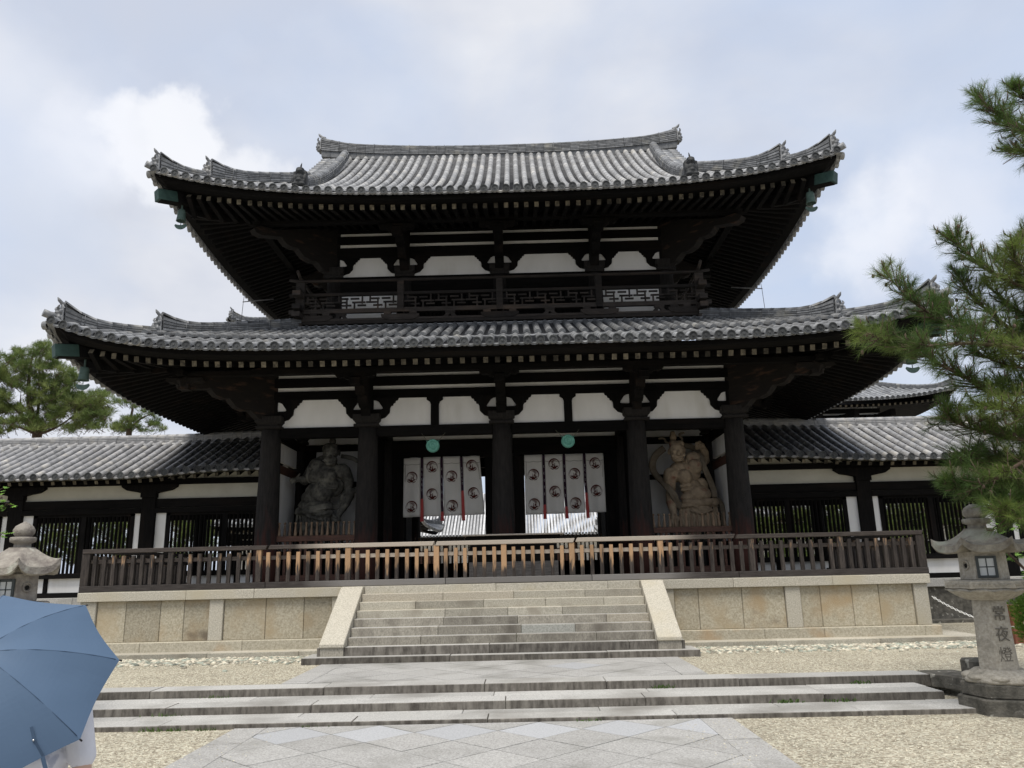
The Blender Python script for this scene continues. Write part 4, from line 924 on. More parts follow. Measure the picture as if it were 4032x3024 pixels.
# descending ridges, verge tiles, gables, seated guardian tiles
for s in (-1, 1):
    pts = []
    for i in range(15):
        d = lerp(.78, 6.6, i/14); x = s*lerp(4.93, 5.22, i/14); pts.append((x, upR.y0+d, rz(upR, upR.ax-abs(x), d)+.10))
    ridge(pts, 'descending_ridge', main, .30, 4, .055, .0, 1, .095, ties=.7)
    pts2 = [(p[0], 2*YC-p[1], p[2]) for p in pts]; ridge(pts2, 'descending_ridge', main, .30, 4, .055, .0, 1, .095, ties=.7)
    # verge: short barrels pointing outwards down the gable edge
    g = MB(); lat = Vector((0, 1, 0))
    for fb in (1, -1):
        d = 3.3
        while d < 6.6:
            z = rz(upR, 3.2, d)+.06; y = upR.y0+d if fb == 1 else 2*YC-upR.y0-d
            for xa, xb in ((5.35, 5.66), (5.66, 5.97)): g.tube([(s*xa, y, z+.01), (s*xb, y, z-.025)], [.074, .085], 10)
            g.box(*sorted((s*5.3, s*5.93)), y-.13, y+.13, z-.10, z-.04); d += .262
    for fb in (1, -1):   # strip of roof under the verge and the barge board
        for i in range(12):
            d0, d1 = 3.2+3.65*i/12, 3.2+3.65*(i+1)/12; f = lambda d: (upR.y0+d if fb == 1 else 2*YC-upR.y0-d, rz(upR, 3.2, d)-.08)
            (ya, za), (yb, zb) = f(d0), f(d1)
            for x0, x1, h in ((5.2, 5.9, .05), (5.88, 5.94, .38)):
                vs = [(s*x, y, z-q) for y, z in ((ya, za), (yb, zb)) for x in (x0, x1) for q in (0, h)]
                g.add(vs, [(0, 1, 3, 2), (4, 6, 7, 5), (0, 2, 6, 4), (1, 5, 7, 3), (0, 4, 5, 1), (2, 3, 7, 6)], 1 if h > .1 else 0)
    g.build('verge_tiles', ['tile', 'woodx'], main)
    g = MB(); tri = []
    prof = [(upR.y0+3.2+3.65*i/10, rz(upR, 3.2, 3.2+3.65*i/10)-.06) for i in range(11)]
    poly = prof+[(2*YC-y, z) for y, z in prof[::-1]][1:]; g.prism(poly, lambda p, k: (s*(5.45 if k == 0 else 5.5), p[0], p[1])); g.build('gable_wall', 'plaster', main)
    # guardian figure tile at the foot of the descending ridge
    g = MB(); x, y, z = s*4.93, -1.93, rz(upR, 3.6, .7)+.02
    g.box(x-.17, x+.17, y-.02, y+.12, z, z+.50); g.ball((x, y+.05, z+.50), (.17, .07, .08), 10)
    for c, r in (((0, -.06, .14), (.15, .10, .13)), ((-.10, -.12, .08), (.07, .08, .06)), ((.10, -.12, .08), (.07, .08, .06)), ((0, -.05, .30), (.11, .09, .12)), ((-.13, -.03, .28), (.05, .06, .12)), ((.13, -.03, .28), (.05, .06, .12)), ((0, -.12, .20), (.08, .06, .05)), ((0, -.05, .46), (.10, .10, .10)), ((0, -.14, .455), (.03, .03, .03)), ((0, -.02, .54), (.11, .10, .06)), ((-.06, -.11, .48), (.03, .03, .02)), ((.06, -.11, .48), (.03, .03, .02))): g.ball((x+c[0], y+c[1], z+c[2]), r, 10)
    g.tube([(x, y+.02, z+.58), (x-.02*s, y+.0, z+.68), (x-.05*s, y-.02, z+.76)], [.035, .022, .006], 6)
    g.build('guardian_tile', 'tile_dark', main, remesh=.018)
# low ridge where the skirt roof meets the upper storey
g = MB()
for k in range(3): g.box(-5.7, 5.7, .30-.02*k+.0, .52, 6.68+.04*k, 6.71+.04*k)
g.build('flashing_ridge', 'tile', skirt)

# ---- rod and cable hanging at each upper eave
M['metal_grey'] = mat('grey_metal', (.12, .12, .13), (.2, .2, .2), 10, .5, 0, None, 0)
for s, side in ((-1, 'left'), (1, 'right')):
    t = thing('lightning_cable', (s*8.1, 4.0, 8.2), 'thin rod with a drooping cable under the %s eave of the top roof' % side, 'cable')
    g = MB(); g.cyl((s*7.4, 4, 8.97), (s*8.4, 4, 8.90), .022, .016, 6); g.build('rod', 'metal_grey', t)
    g = MB(); g.tube([(s*7.9, 4, 9.35), (s*8.2, 4, 9.3), (s*8.36, 4, 9.1), (s*8.38, 4, 8.9), (s*8.42, 4, 8.0)], .009, 5); g.build('cable', 'metal_grey', t)

# ================================================================== in front of and inside the doorways
g = MB()
t = thing('offering_box', (.2, -1.2, 0), 'wide grey weathered wooden box with a sloping lid behind the middle of the platform fence', 'box')
g = MB(); g.box(-.80, 1.28, -1.2, -.55, .02, .46)
M['box_grey'] = mat('grey_weathered_board', (.07, .065, .06), (.16, .15, .145), 5, .85, .5, 25, .1, (.8, 6, 6))
g.build('lower_board', 'box_grey', t, bevel=.01)
g = MB(); g.box(-.78, 1.26, -1.18, -.55, .46, .90); g.build('upper_board', 'woodx', t, bevel=.01)
g = MB(); g.box(-.93, 1.42, -1.36, -.5, 1.055, 1.09); g.build('lid_board', 'railwood', t, bevel=.006); g = MB(); g.prism([(-1.30, 1.05), (-1.16, .90), (-.55, .90), (-.55, 1.05)], lambda p, k: (-.86 if k == 0 else 1.34, p[0], p[1])); g.build('lid_frame', 'woodx', t, bevel=.008)
# turned pickets with ball tops in front of the statues and across the rear of the passage
def picket_row(name, x0, x1, y, z0, z1, n, label, rails, grp=None):
    t = thing(name, ((x0+x1)/2, y, z0), label, 'fence', grp)
    for i in range(n):
        x = x0+(x1-x0)*(i+.5)/n; g = MB(); h = z1-z0
        g.lathe((x, y, z0), [(.042, 0), (.040, h*.1), (.018, h-.075), (.018, h-.06), (.030, h-.045), (.033, h-.03), (.026, h-.008), (.008, h)], 8); g.build('picket', 'picket', t)
    for z in rails:
        g = MB(); g.box(x0, x1, y-.035, y+.035, z, z+.09); g.build('rail', 'red', t)
    return t
picket_row('statue_fence', -5.70, -3.68, .01, 1.215, 1.56, 15, 'row of ball-topped wooden pickets in front of the dark statue', ())
picket_row('statue_fence', 3.68, 5.72, .01, 1.215, 1.56, 15, 'row of ball-topped wooden pickets in front of the tan statue', ())
for s, side in ((-1, 'left'), (1, 'right')):
    picket_row('rear_fence', *sorted((s*.4, s*3.1)), 6.0, .25, 1.36, 20, 'row of ball-topped wooden pickets across the back of the %s doorway' % side, (.2, .75))
    g = MB(); a, b = sorted((s*.3, s*3.15)); g.box(a, b, 5.88, 5.95, .0, .52); g.build('threshold_board', 'woodx', gate)
    for bx0, bx1 in (sorted((s*3.72, s*5.66)),):      # slatted screen below the statue sill
        t = thing('low_screen', ((bx0+bx1)/2, -.02, .1), 'dark slatted timber screen below the sill of the %s statue bay' % side, 'screen')
        for i in range(15): x = bx0+(bx1-bx0)*(i+.5)/15; g = MB(); g.box(x-.03, x+.03, -.04, .02, .26, 1.08); g.build('slat', 'red' if i % 3 else 'wood', t)
# ---- door curtains with crane crests
def crest_mesh(cx, cz, r, y, flip):
    g = MB(); q = -1 if flip else 1
    def P(x, z): return (cx+q*x*r, z*r+cz)
    def poly(pts): g.prism([P(*p) for p in pts] if True else 0, lambda p, k: (p[0], y-(.0015 if k == 0 else .0025), p[1]))
    def arcband(c, R0, a0, a1, w0, w1, n=14, wm=None):
        o = []; i_ = []
        for k in range(n+1):
            t = k/n; a = R(lerp(a0, a1, t)); w = (lerp(w0, w1, t) if wm is None else w0+(wm-w0)*math.sin(PI*t))
            o.append((c[0]+(R0+w/2)*math.cos(a), c[1]+(R0+w/2)*math.sin(a))); i_.append((c[0]+(R0-w/2)*math.cos(a), c[1]+(R0-w/2)*math.sin(a)))
        for k in range(n): poly([o[k], o[k+1], i_[k+1], i_[k]])
    arcband((0, 0), .91, 215, 20, .03, .03, 26, .23)            # outer swash
    arcband((0, 0), .95, 20, -25, .03, .03, 8, .05)
    for R0, a0, a1, w_ in ((.74, 150, 62, .09), (.60, 165, 75, .10), (.78, 48, 5, .06), (.46, 170, 100, .09)): arcband((.04, -.05), R0, a0, a1, .02, .02, 10, w_)
    poly([(-.02, -.42), (.04, .12), (.10, .22), (.16, .12), (.10, .06), (.14, -.16), (.22, -.44)])       # neck
    for sx, ang in ((-.42, 40), (-.62, 62), (.44, -35), (.66, -58)):                                       # petals
        a = R(90+ang); c = (sx*.75, -.42); L = .30; d = (math.cos(a)*L, math.sin(a)*L); n_ = (-math.sin(a)*.10, math.cos(a)*.10)
        poly([(c[0]-d[0], c[1]-d[1]), (c[0]+n_[0], c[1]+n_[1]), (c[0]+d[0], c[1]+d[1]), (c[0]-n_[0], c[1]-n_[1])])
    poly([(-.36, -.62), (-.22, -.46), (.0, -.38), (.22, -.46), (.36, -.62), (.22, -.78), (0, -.84), (-.22, -.78)])
    poly([(-.42, -.12), (-.22, .22), (-.10, -.10), (-.22, -.34)])
    arcband((0, 0), .92, 222, 262, .06, .05, 6, .13); arcband((0, 0), .92, 278, 330, .05, .04, 6, .13)
    return g
def curtain(x0, x1, zt, zb, label, skew, dz):
    Y = 2.27; t = thing('door_curtain', ((x0+x1)/2, Y, zb), label, 'curtain', 'crested curtains in the doorways'); W = x1-x0
    g = MB(); g.cyl((x0-.12, Y-.0, zt+.0), (x1+.12, Y, zt+dz), .018, n=8); g.build('curtain_rod', 'wood', t)
    gaps = .07; pw = (W-3*gaps)/4; sk = lambda x, z: x+skew*((x-x0)/W)**3*(zt-z)/(zt-zb)
    for i in range(4):
        a = x0+i*(pw+gaps); b = a+pw; g = MB(); nx, nz = 10, 16; o = 0; ph = rng.random()*6; top = zt+dz*(a-x0)/W
        def Yd(x, z): return Y-.025+.028*math.sin((x-a)/pw*7+ph+z*.8)*(zt-z+.25)*.6+.01*math.sin(z*3+ph)
        for kz in range(nz+1):
            for kx in range(nx+1):
                x = a+pw*kx/nx; z = lerp(top, zb+.03*((x-x0)/W), kz/nz); g.v.append((sk(x, z), Yd(x, z), z))
        for kz in range(nz):
            for kx in range(nx): k = kz*(nx+1)+kx; g.face([k, k+nx+1, k+nx+2, k+1], 0, .5, True)
        p = g.build('curtain_panel', 'cloth', t); so = p.modifiers.new('thick', 'SOLIDIFY'); so.thickness = .002
        # stitched cord line near the top
        g = MB(); pts = []
        for k in range(13): x = lerp(a+.01, b-.01, k/12); pts.append((sk(x, top-.2), Y-.05, top-.19-.02*abs(math.sin(PI*k/6)))); 
        g.tube(pts, .006, 4); 
        if i in (0, 3): xx = a+.05 if i == 0 else b-.05; g.tube([(xx, Y-.05, top-.2), (sk(xx, top-.7), Y-.051, top-.68)], .006, 4)
        g.build('cord', 'thread', p)
        for zc in ((.66, .17) if i % 2 == 0 else (.88, .42)):
            zz = lerp(zb, top, zc if i % 2 == 0 else zc-.05); xc = (a+b)/2+.01*(1 if i % 2 else -1)
            g = crest_mesh(sk(xc, zz), zz, .165, Y-.058, i % 2 == 0); g.build('crest', 'crest', p)
    for i in range(3):       # purple ribbons with faded red ends
        xa = x0+pw*(i+1)+gaps*i; g = MB(); cut = (.30, .08, .42)[i] if x0 < 0 else (.16, .12, .34)[i]; zc = lerp(zb, zt, cut); le = .13; sw = rng.uniform(-.02, .05)
        for za, zb_, m in ((zt-.03, zc, 0), (zc, zb-le, 1)):
            xs_ = lambda z: sk(xa+gaps/2, z)+sw*max(0, (zc+.3-z)) ; n = 6
            for k in range(n):
                z0, z1 = lerp(za, zb_, k/n), lerp(za, zb_, (k+1)/n); h0 = .037+(.0 if m == 0 else .012*k/n); h1 = .037+(.0 if m == 0 else .012*(k+1)/n)
                g.add([(xs_(z0)-h0, Y-.06, z0), (xs_(z0)+h0, Y-.06, z0), (xs_(z1)+h1, Y-.06, z1), (xs_(z1)-h1, Y-.06, z1)], [(0, 1, 2, 3)], m)
        for k in range(5):   # pale scroll marks
            z = lerp(zt-.35, zc+.1, k/5)
            if z < zc+.06: continue
            g.tube([(sk(xa+gaps/2, z)-.015, Y-.064, z+.04), (sk(xa+gaps/2, z)+.013, Y-.064, z+.02), (sk(xa+gaps/2, z)-.012, Y-.064, z), (sk(xa+gaps/2, z)+.014, Y-.064, z-.03)], .004, 4, 2)
        g.build('ribbon', ['purple', 'pinkred', 'cloth'], t)
curtain(-2.86, -.70, 3.44, 1.765, 'white curtain with red round crests in the left doorway, its right edge swinging out', .13, .02)
curtain(.57, 2.82, 3.44, 1.755, 'white curtain with red round crests hanging straight in the right doorway', .0, .0)
# ---- round bronze gongs under the tie beam
def gong(x, y, z, label):
    t = thing('gong', (x, y, z), label, 'gong', 'round bronze gongs under the tie beam'); g = MB(); N = 24
    prof = [(.0, -.075), (.03, -.075), (.05, -.06), (.085, -.058), (.095, -.07), (.105, -.058), (.145, -.052), (.155, -.06), (.168, -.045), (.172, .0), (.168, .05), (.12, .06), (.0, .06)]; o = 0
    for r, d in prof:
        for k in range(N): a = 2*PI*k/N; g.v.append((x+r*math.cos(a), y+d, z+r*math.sin(a)))
    for i in range(len(prof)-1):
        for k in range(N): g.face([i*N+k, i*N+(k+1) % N, (i+1)*N+(k+1) % N, (i+1)*N+k], 0, .5)
    g.build('gong_body', 'bronze', t)
    for s in (-1, 1):
        g = MB(); g.ball((x+s*.15, y, z+.125), .016, 8); g.build('lug', 'bronze', t)
        g = MB(); g.tube([(x+s*.145, y, z+.12), (x+s*.30, y+.12, 3.72)], .006, 4); g.build('hanging_cord', 'thread', t)
p = at(935, 963, -.24); gong(p.x, -.24, p.z, 'pale green round gong hanging over the left doorway'); p = at(1227, 953, -.24); gong(p.x, -.24, p.z, 'pale green round gong hanging over the right doorway')
# ---- wind bells under the corner rafters
def bell(px, py, Y, s, label):
    p = at(px, py, Y); x, y, z = p; t = thing('wind_bell', (x, y, z+.4*s), label, 'bell', 'bronze wind bells under the roof corners')
    g = MB(); g.lathe((x, y, z), [(.03*s, .27*s), (.07*s, .26*s), (.085*s, .22*s), (.088*s, .10*s), (.10*s, .02*s), (.105*s, -.0), (.095*s, .0), (.08*s, .2*s)], 16, cap=False); g.tube([(x, y, z+.26*s), (x, y, z+.31*s), (x, y, z+.52*s)], .019*s, 6); g.build('bell_body', 'bronze_dark', t)
    g = MB(); g.tube([(x, y, z+.1*s), (x, y, z-.09*s)], .008*s, 5); pts = []
    for k in range(13): a = lerp(-165, -15, k/12); pts.append((math.cos(R(a))*.14*s, math.sin(R(a))*.13*s-.03*s))
    up = [(p_[0]*.92, -.058*s-.030*s*(1-(p_[0]/(.14*s))**2)+.03*s) for p_ in pts[::-1]][1:-1]
    g.prism(pts+up, lambda q, k: (x+q[0], y+(-.008 if k == 0 else .008), z+q[1]-.03*s)); g.build('clapper_plate', 'bronze_dark', t)
M['bronze_dark'] = mat('aged_green_bronze', (.045, .075, .065), (.09, .14, .12), 12, .6, .3, 40, .1)
bell(391, 478, -1.95, 1.15, 'bronze wind bell under the left corner of the top roof'); bell(1752, 440, -1.95, 1.15, 'bronze wind bell under the right corner of the top roof')
bell(180, 822, -3.1, 1.15, 'green wind bell under the left corner of the lower roof'); bell(1970, 785, -3.1, 1.15, 'wind bell under the right corner of the lower roof, half behind pine needles')

# ================================================================== roofed corridors on both sides
def corridor(s, label):
    c = thing('roofed_corridor', (s*16, 4.25, ZC), label, 'corridor', 'roofed corridors joining the gate'); X0, X1 = 6.25, 34
    cols = [10.10+3.775*k for k in range(-1, 7)]; W0 = 2.45
    def bx(name, x0, x1, y0, y1, z0, z1, m, bevel=.005, mats=None): g = MB(); g.box(*sorted((s*x0, s*x1)), y0, y1, z0, z1); return g.build(name, m, c, bevel=bevel)
    for x in cols[1:]:
        bx('column', x-.2, x+.2, W0-.14, W0+.2, -.2, 2.5, 'wood')
        g = MB(); g.cyl((s*x, 6.05, -.2), (s*x, 6.05, 2.5), .2, n=12); g.build('column', 'wood', c)
        g = MB()             # bracket block and boat arm on the column
        g.prism([(-.78, 2.86), (-.78, 2.80), (-.62, 2.70), (-.36, 2.655), (-.22, 2.62), (-.22, 2.50), (.22, 2.50), (.22, 2.62), (.36, 2.655), (.62, 2.70), (.78, 2.80), (.78, 2.86)], lambda p, k: (s*x+p[0], W0-.2 if k == 0 else W0+.05, p[1])); g.build('bracket', 'wood', c)
        g = MB(); g.beam((s*x, W0-.1, 3.05), (s*x, 6.1, 3.05), .22, .3); g.build('cross_beam', 'wood', c)
    ends = [6.2]+cols[1:]+[X1]
    for a, b in zip(ends, ends[1:]):
        l = a+(.2 if a > 6.3 else .05); r = b-.2 if b < X1 else b
        bx('plaster_panel', l, r, W0-.02, W0+.03, 2.46, 3.2, 'plaster_warm', 0)
        bx('head_beam', l, r, W0-.10, W0+.08, 2.22, 2.46, 'woodx'); bx('lintel', l, r, W0-.15, W0+.05, 2.06, 2.2, 'woodx')
        bx('window_sill', l, r, W0-.16, W0+.05, .31, .45, 'woodx'); bx('foot_beam', l, r, W0-.13, W0+.05, -.22, -.07, 'woodx')
        bx('low_wall', l, r, W0-.02, W0+.05, -.07, .31, 'plaster', 0)
        for m_ in (.35, .75): x = lerp(l, r, m_); bx('stud', x-.06, x+.06, W0-.06, W0-.021, -.07, .31, 'wood')
        sp = .2
        if a > 6.3: bx('plaster_strip', l, l+.2, W0-.03, W0+.03, .45, 2.06, 'plaster', 0)
        if b < X1: bx('plaster_strip', r-.3, r, W0-.03, W0+.03, .45, 2.06, 'plaster', 0)
        l2 = l+(.2 if a > 6.3 else 0); r2 = r-(.3 if b < X1 else 0)
        g = MB(); 
        for x0, x1, z0, z1 in ((l2, l2+.11, .45, 2.06), (r2-.11, r2, .45, 2.06), (l2, r2, 1.99, 2.06), ((l2+r2)/2-.07, (l2+r2)/2+.07, .45, 1.99)): g.box(*sorted((s*x0, s*x1)), W0-.06, W0+.02, z0, z1)
        win = g.build('window', 'wood', c)
        for xa, xb in ((l2+.11, (l2+r2)/2-.07), ((l2+r2)/2+.07, r2-.11)):
            g = MB(); n = max(3, int((xb-xa)/.112))
            for k in range(n):
                x = s*lerp(xa, xb, (k+.5)/n); q = .041; g.add([(x-q, W0, .45), (x, W0-q, .45), (x+q, W0, .45), (x, W0+q, .45), (x-q, W0, 1.99), (x, W0-q, 1.99), (x+q, W0, 1.99), (x, W0+q, 1.99)], [(0, 1, 5, 4), (1, 2, 6, 5), (2, 3, 7, 6), (3, 0, 4, 7)])
            g.build('bars', 'wood', win)
    # stone base
    g = MB(); x = 8.75
    while x < X1: g.box(*sorted((s*x, s*(x+1.5-.005))), W0-.55, 7.3, -.42, -.205); x += 1.5
    g.build('base_coping', 'stone_grey', c, bevel=.008)
    g = MB(); x = 8.9
    while x < X1: g.box(*sorted((s*x, s*(x+1.1-.004))), W0-.45, 7.2, ZU-.1, -.42); x += 1.1
    g.build('base_wall', 'mossy', c); bx('base_kerb', 9.0, X1, W0-1.0, W0-.6, ZU-.05, ZU+.08, 'mossy', .01)
    bx('floor', 6.3, X1, W0+.05, 6.6, -.30, -.20, 'soil', 0)
    # roof
    D = 2.95
    lift = lambda x: .16*smooth01((10.6-x)/3.4)
    def P(x, d): return Vector((x, 1.30+d, 3.0+.44*d+.012*d*d+lift(abs(x))*(1-d/D*.6)))
    def Pk(x, d): return Vector((x, 7.2-d, 3.0+.44*d+.012*d*d+lift(abs(x))*(1-d/D*.6)))
    g = MB(); n = int((X1-6.22)/.297); rows = [s*(6.25+.297*k) for k in range(n)]
    slope(g, rows, P, (1, 0, 0), lambda x: D-.12, r=.084, L=.36)
    us = [s*v for v in linspace(6.1, X1, 40)]; sheet(g, us, P, lambda x: D, m=2); sheet(g, us, Pk, lambda x: D, drop=.0)
    rf = g.build('roof', ['tile_light', 'tile_dark', 'woodx', 'tile_pan'], c)
    rp = [(s*x, 1.3+D, 4.36+lift(x)*.4) for x in linspace(6.1, X1, 46)][::-1]; ridge(rp, 'ridge', rf, .34, 4, .052, 0, 1, .085, 'tile_light', ties=1.25)
    g = MB(); g.tube([(p[0], p[1]-.22, p[2]-.07) for p in rp], .05, 8); g.build('ridge_foot_tiles', 'tile_light', rf)
    # rafters, eave board
    g = MB(); n = int((X1-6.3)/.30); 
    for k in range(n): x = s*(6.4+.30*k); g.beam((x, 1.50, 2.86+lift(abs(x))), (x, 4.2, 4.06+lift(abs(x))*.4), .09, .10, 0, .5); g.m[-6] = 1; g.t[-6] = rng.random()
    tag(g.build('rafters', ['wood', 'endgrain'], c), kind='stuff')
    g = MB()
    for a, b in zip(linspace(6.1, X1, 40), linspace(6.1, X1, 40)[1:]):
        for y, z0, z1, dd in ((1.42, 2.92, 2.985, .10),): 
            vs = [(s*x, y+q*dd, z+lift(x)) for x in (a, b) for q in (0, 1) for z in (z0, z1)]; g.add(vs, [(0, 1, 5, 4), (0, 4, 6, 2), (1, 3, 7, 5), (2, 6, 7, 3)], 0, .5)
    g.build('eave_board', 'endgrain_dark', c)
    bx('eave_purlin', 6.2, X1, W0-.12, W0+.1, 2.86, 3.02, 'woodx'); bx('back_beam', 6.2, X1, 5.95, 6.15, 2.10, 3.0, 'woodx')
    return c
M['endgrain_dark'] = mat('mossy_eave_board', (.03, .028, .02), (.075, .07, .05), 6, .9, .4, 30, .3)
corridor(-1, 'tiled corridor with barred windows running off to the left of the gate')
corridor(1, 'tiled corridor with barred windows right of the gate, partly behind the pine')

# ================================================================== guardian statues
def statue(name, loc, label, O, UX_, UY_, balls, limbs, ribbons, m_body, m_scarf, m_hair, skirt):
    t = thing(name, loc, label, 'statue'); px = .0021
    def S(cx, cy, dep=0): return Vector((O[0]+UX_[0]*cx+UY_[0]*cy, 1.35-dep, O[1]+UX_[1]*cx+UY_[1]*cy))
    g = MB()
    for cx, cy, dep, rx, rz_, ry in balls: g.ball(S(cx, cy, dep), (rx*px, ry*px, rz_*px), 14)
    for pts in limbs:
        for (a, b) in zip(pts, pts[1:]):
            p, q = S(*a[:3]), S(*b[:3]); g.cyl(p, q, a[3]*px, b[3]*px, 14); g.ball(p, a[3]*px*1.01, 12); g.ball(q, b[3]*px*1.01, 12)
    g.build('figure', m_body, t, remesh=.0095, smooth=1)
    g = MB()
    for cx, cy, dep, rx, rz_, ry in skirt['balls']: g.ball(S(cx, cy, dep), (rx*px, ry*px, rz_*px), 14)
    for pts in skirt['folds']:
        for (a, b) in zip(pts, pts[1:]): g.cyl(S(*a[:3]), S(*b[:3]), a[3]*px, b[3]*px, 8); g.ball(S(*a[:3]), a[3]*px, 8); g.ball(S(*b[:3]), b[3]*px, 8)
    g.build('skirt', skirt['mat'], t, remesh=.016, smooth=1)
    g = MB()
    for pts, wd in ribbons:
        P = [S(*p) for p in pts]; Q = []
        for i in range(len(P)-1):
            p0, p1, p2, p3 = P[max(i-1, 0)], P[i], P[i+1], P[min(i+2, len(P)-1)]
            for k in range(5): u = k/5; Q.append(.5*((2*p1)+(p2-p0)*u+(2*p0-5*p1+4*p2-p3)*u*u+(3*p1-p0-3*p2+p3)*u**3))
        Q.append(P[-1])
        for off in (-.42, 0, .42):
            T = []
            for i, p in enumerate(Q):
                d = (Q[min(i+1, len(Q)-1)]-Q[max(i-1, 0)]).normalized(); n = Vector((d.z, 0, -d.x)); T.append(p+n*off*wd*px)
            g.tube(T, wd*px*.36, 7)
    g.build('scarf', m_scarf, t, remesh=.012, smooth=1)
    return t, S, px
# ---- the tan statue (right bay)
head = [(428, 425, .20, 100, 120, 95), (430, 520, .24, 82, 66, 75), (392, 345, .18, 62, 55, 60), (470, 345, .18, 60, 52, 60), (432, 470, .40, 22, 38, 26), (432, 492, .42, 34, 16, 20), (385, 440, .36, 36, 12, 18), (474, 430, .36, 36, 12, 18), (382, 462, .36, 22, 15, 16), (478, 452, .36, 22, 15, 16), (375, 505, .33, 34, 28, 28), (492, 495, .33, 32, 28, 28), (436, 562, .35, 55, 20, 24), (438, 535, .38, 52, 8, 10), (438, 515, .37, 58, 9, 12), (332, 440, .15, 16, 44, 25), (532, 420, .13, 16, 44, 25), (430, 395, .34, 14, 34, 14), (395, 405, .33, 12, 28, 12), (468, 400, .33, 12, 28, 12),
        (392, 240, .10, 46, 62, 44), (388, 195, .10, 36, 32, 34), (390, 300, .12, 52, 20, 50)]
torso = [(470, 640, .05, 120, 80, 95), (385, 740, .08, 120, 100, 105), (520, 770, .22, 102, 102, 78), (655, 640, .18, 100, 104, 78), (590, 700, .05, 160, 150, 105), (345, 745, .12, 88, 105, 88), (650, 520, .02, 105, 90, 92), (620, 900, .08, 140, 120, 95), (700, 985, .14, 165, 120, 118), (640, 1030, .12, 170, 90, 105), (760, 900, .06, 80, 130, 70),
         (500, 885, .24, 45, 26, 30), (570, 880, .26, 42, 26, 30), (505, 935, .22, 42, 24, 28), (580, 930, .24, 46, 26, 30), (640, 850, .22, 24, 50, 24), (610, 935, .24, 38, 26, 28), (520, 830, .34, 9, 9, 8), (715, 690, .30, 9, 9, 8), (450, 620, .2, 70, 14, 18), (555, 590, .16, 16, 60, 18), (595, 560, .12, 16, 60, 18), (520, 560, .14, 14, 50, 18), (700, 600, .2, 40, 50, 30), (660, 1000, .26, 20, 20, 20)]
limbs = [[(340, 790, .12, 82), (350, 900, .10, 66), (345, 985, .10, 54)], [(345, 985, .10, 56), (350, 1090, .18, 64), (362, 1180, .24, 50), (372, 1250, .30, 38)],
         [(660, 520, .0, 88), (790, 560, -.28, 70), (850, 520, -.35, 58)], [(850, 520, -.35, 56), (820, 430, -.1, 50), (770, 370, .05, 40)],
         # right hand spread downwards: palm and five fingers
         [(372, 1262, .30, 44), (376, 1300, .32, 48)], [(345, 1310, .34, 17), (328, 1350, .36, 15), (322, 1390, .34, 12)], [(362, 1320, .36, 17), (352, 1370, .38, 15), (350, 1415, .36, 12)], [(384, 1322, .36, 17), (380, 1378, .38, 15), (380, 1424, .36, 12)], [(406, 1318, .35, 16), (408, 1368, .37, 14), (410, 1408, .35, 11)], [(412, 1285, .32, 18), (442, 1320, .34, 16), (456, 1358, .34, 12)],
         # raised left fist: fingers curled
         [(760, 362, .08, 46), (725, 360, .12, 44)], [(700, 325, .14, 17), (682, 330, .20, 17), (700, 336, .24, 15)], [(696, 350, .14, 17), (676, 354, .20, 17), (696, 362, .24, 15)], [(694, 376, .14, 17), (676, 380, .20, 16), (696, 388, .24, 14)], [(698, 400, .13, 15), (682, 402, .19, 15), (700, 408, .22, 13)], [(742, 330, .16, 18), (716, 318, .24, 17), (700, 326, .27, 13)]]
rib = [([(300, 370, -.15), (200, 450, -.22), (150, 560, -.25), (165, 680, -.2), (235, 800, -.0), (300, 900, .24), (370, 1010, .32), (420, 1100, .24), (480, 1150, .18)], 62), ([(560, 330, -.2), (640, 340, -.25), (735, 400, -.2), (755, 520, .1), (780, 640, .16), (850, 800, .12), (890, 920, .14), (900, 1030, .18)], 50), ([(900, 1040, .1), (980, 1080, .05), (1020, 1180, .0), (1020, 1300, .0), (1000, 1420, .0)], 44), ([(340, 320, .1), (300, 310, .08), (290, 270, .05), (250, 255, .05), (205, 262, .03)], 20), ([(440, 290, .1), (490, 300, .08), (515, 265, .05), (480, 220, .05), (495, 190, .03), (550, 182, .03)], 20)]
sk = dict(mat='clay_tan', balls=[(690, 1100, .12, 215, 72, 130), (600, 1080, .18, 120, 48, 90), (780, 1080, .18, 120, 48, 90), (890, 1090, .12, 70, 60, 80), (520, 1130, .12, 70, 40, 70), (720, 1185, .22, 150, 46, 70), (700, 1350, .0, 225, 240, 140), (620, 1600, .0, 120, 260, 110), (830, 1600, .0, 120, 260, 110)],
          folds=[[(470+k*38, 1150+10*math.sin(k*2.1), .14+.10*math.sin(PI*k/12), 14), (455+k*41, 1300, .17+.10*math.sin(PI*k/12), 20), (440+k*44, 1440, .15+.10*math.sin(PI*k/12), 16)] for k in range(13)]+[[(480, 1150, .24, 16), (600, 1135, .32, 14), (690, 1170, .36, 12)], [(560, 1075, .3, 12), (700, 1130, .34, 12), (850, 1080, .3, 12)], [(540, 1050, .28, 12), (700, 1105, .32, 11), (880, 1050, .26, 12)], [(580, 1200, .32, 14), (720, 1240, .34, 16), (860, 1190, .30, 14)]])
statue('guardian_statue', (5.1, 1.35, .85), 'muscular tan wooden guardian statue with raised fist and long scarf in the right bay', (3.84, 4.22), (2.10e-3, -.05e-3), (-.12e-3, -2.09e-3), head+torso, limbs, rib, 'clay_tan', 'scarf_tan', None, sk)
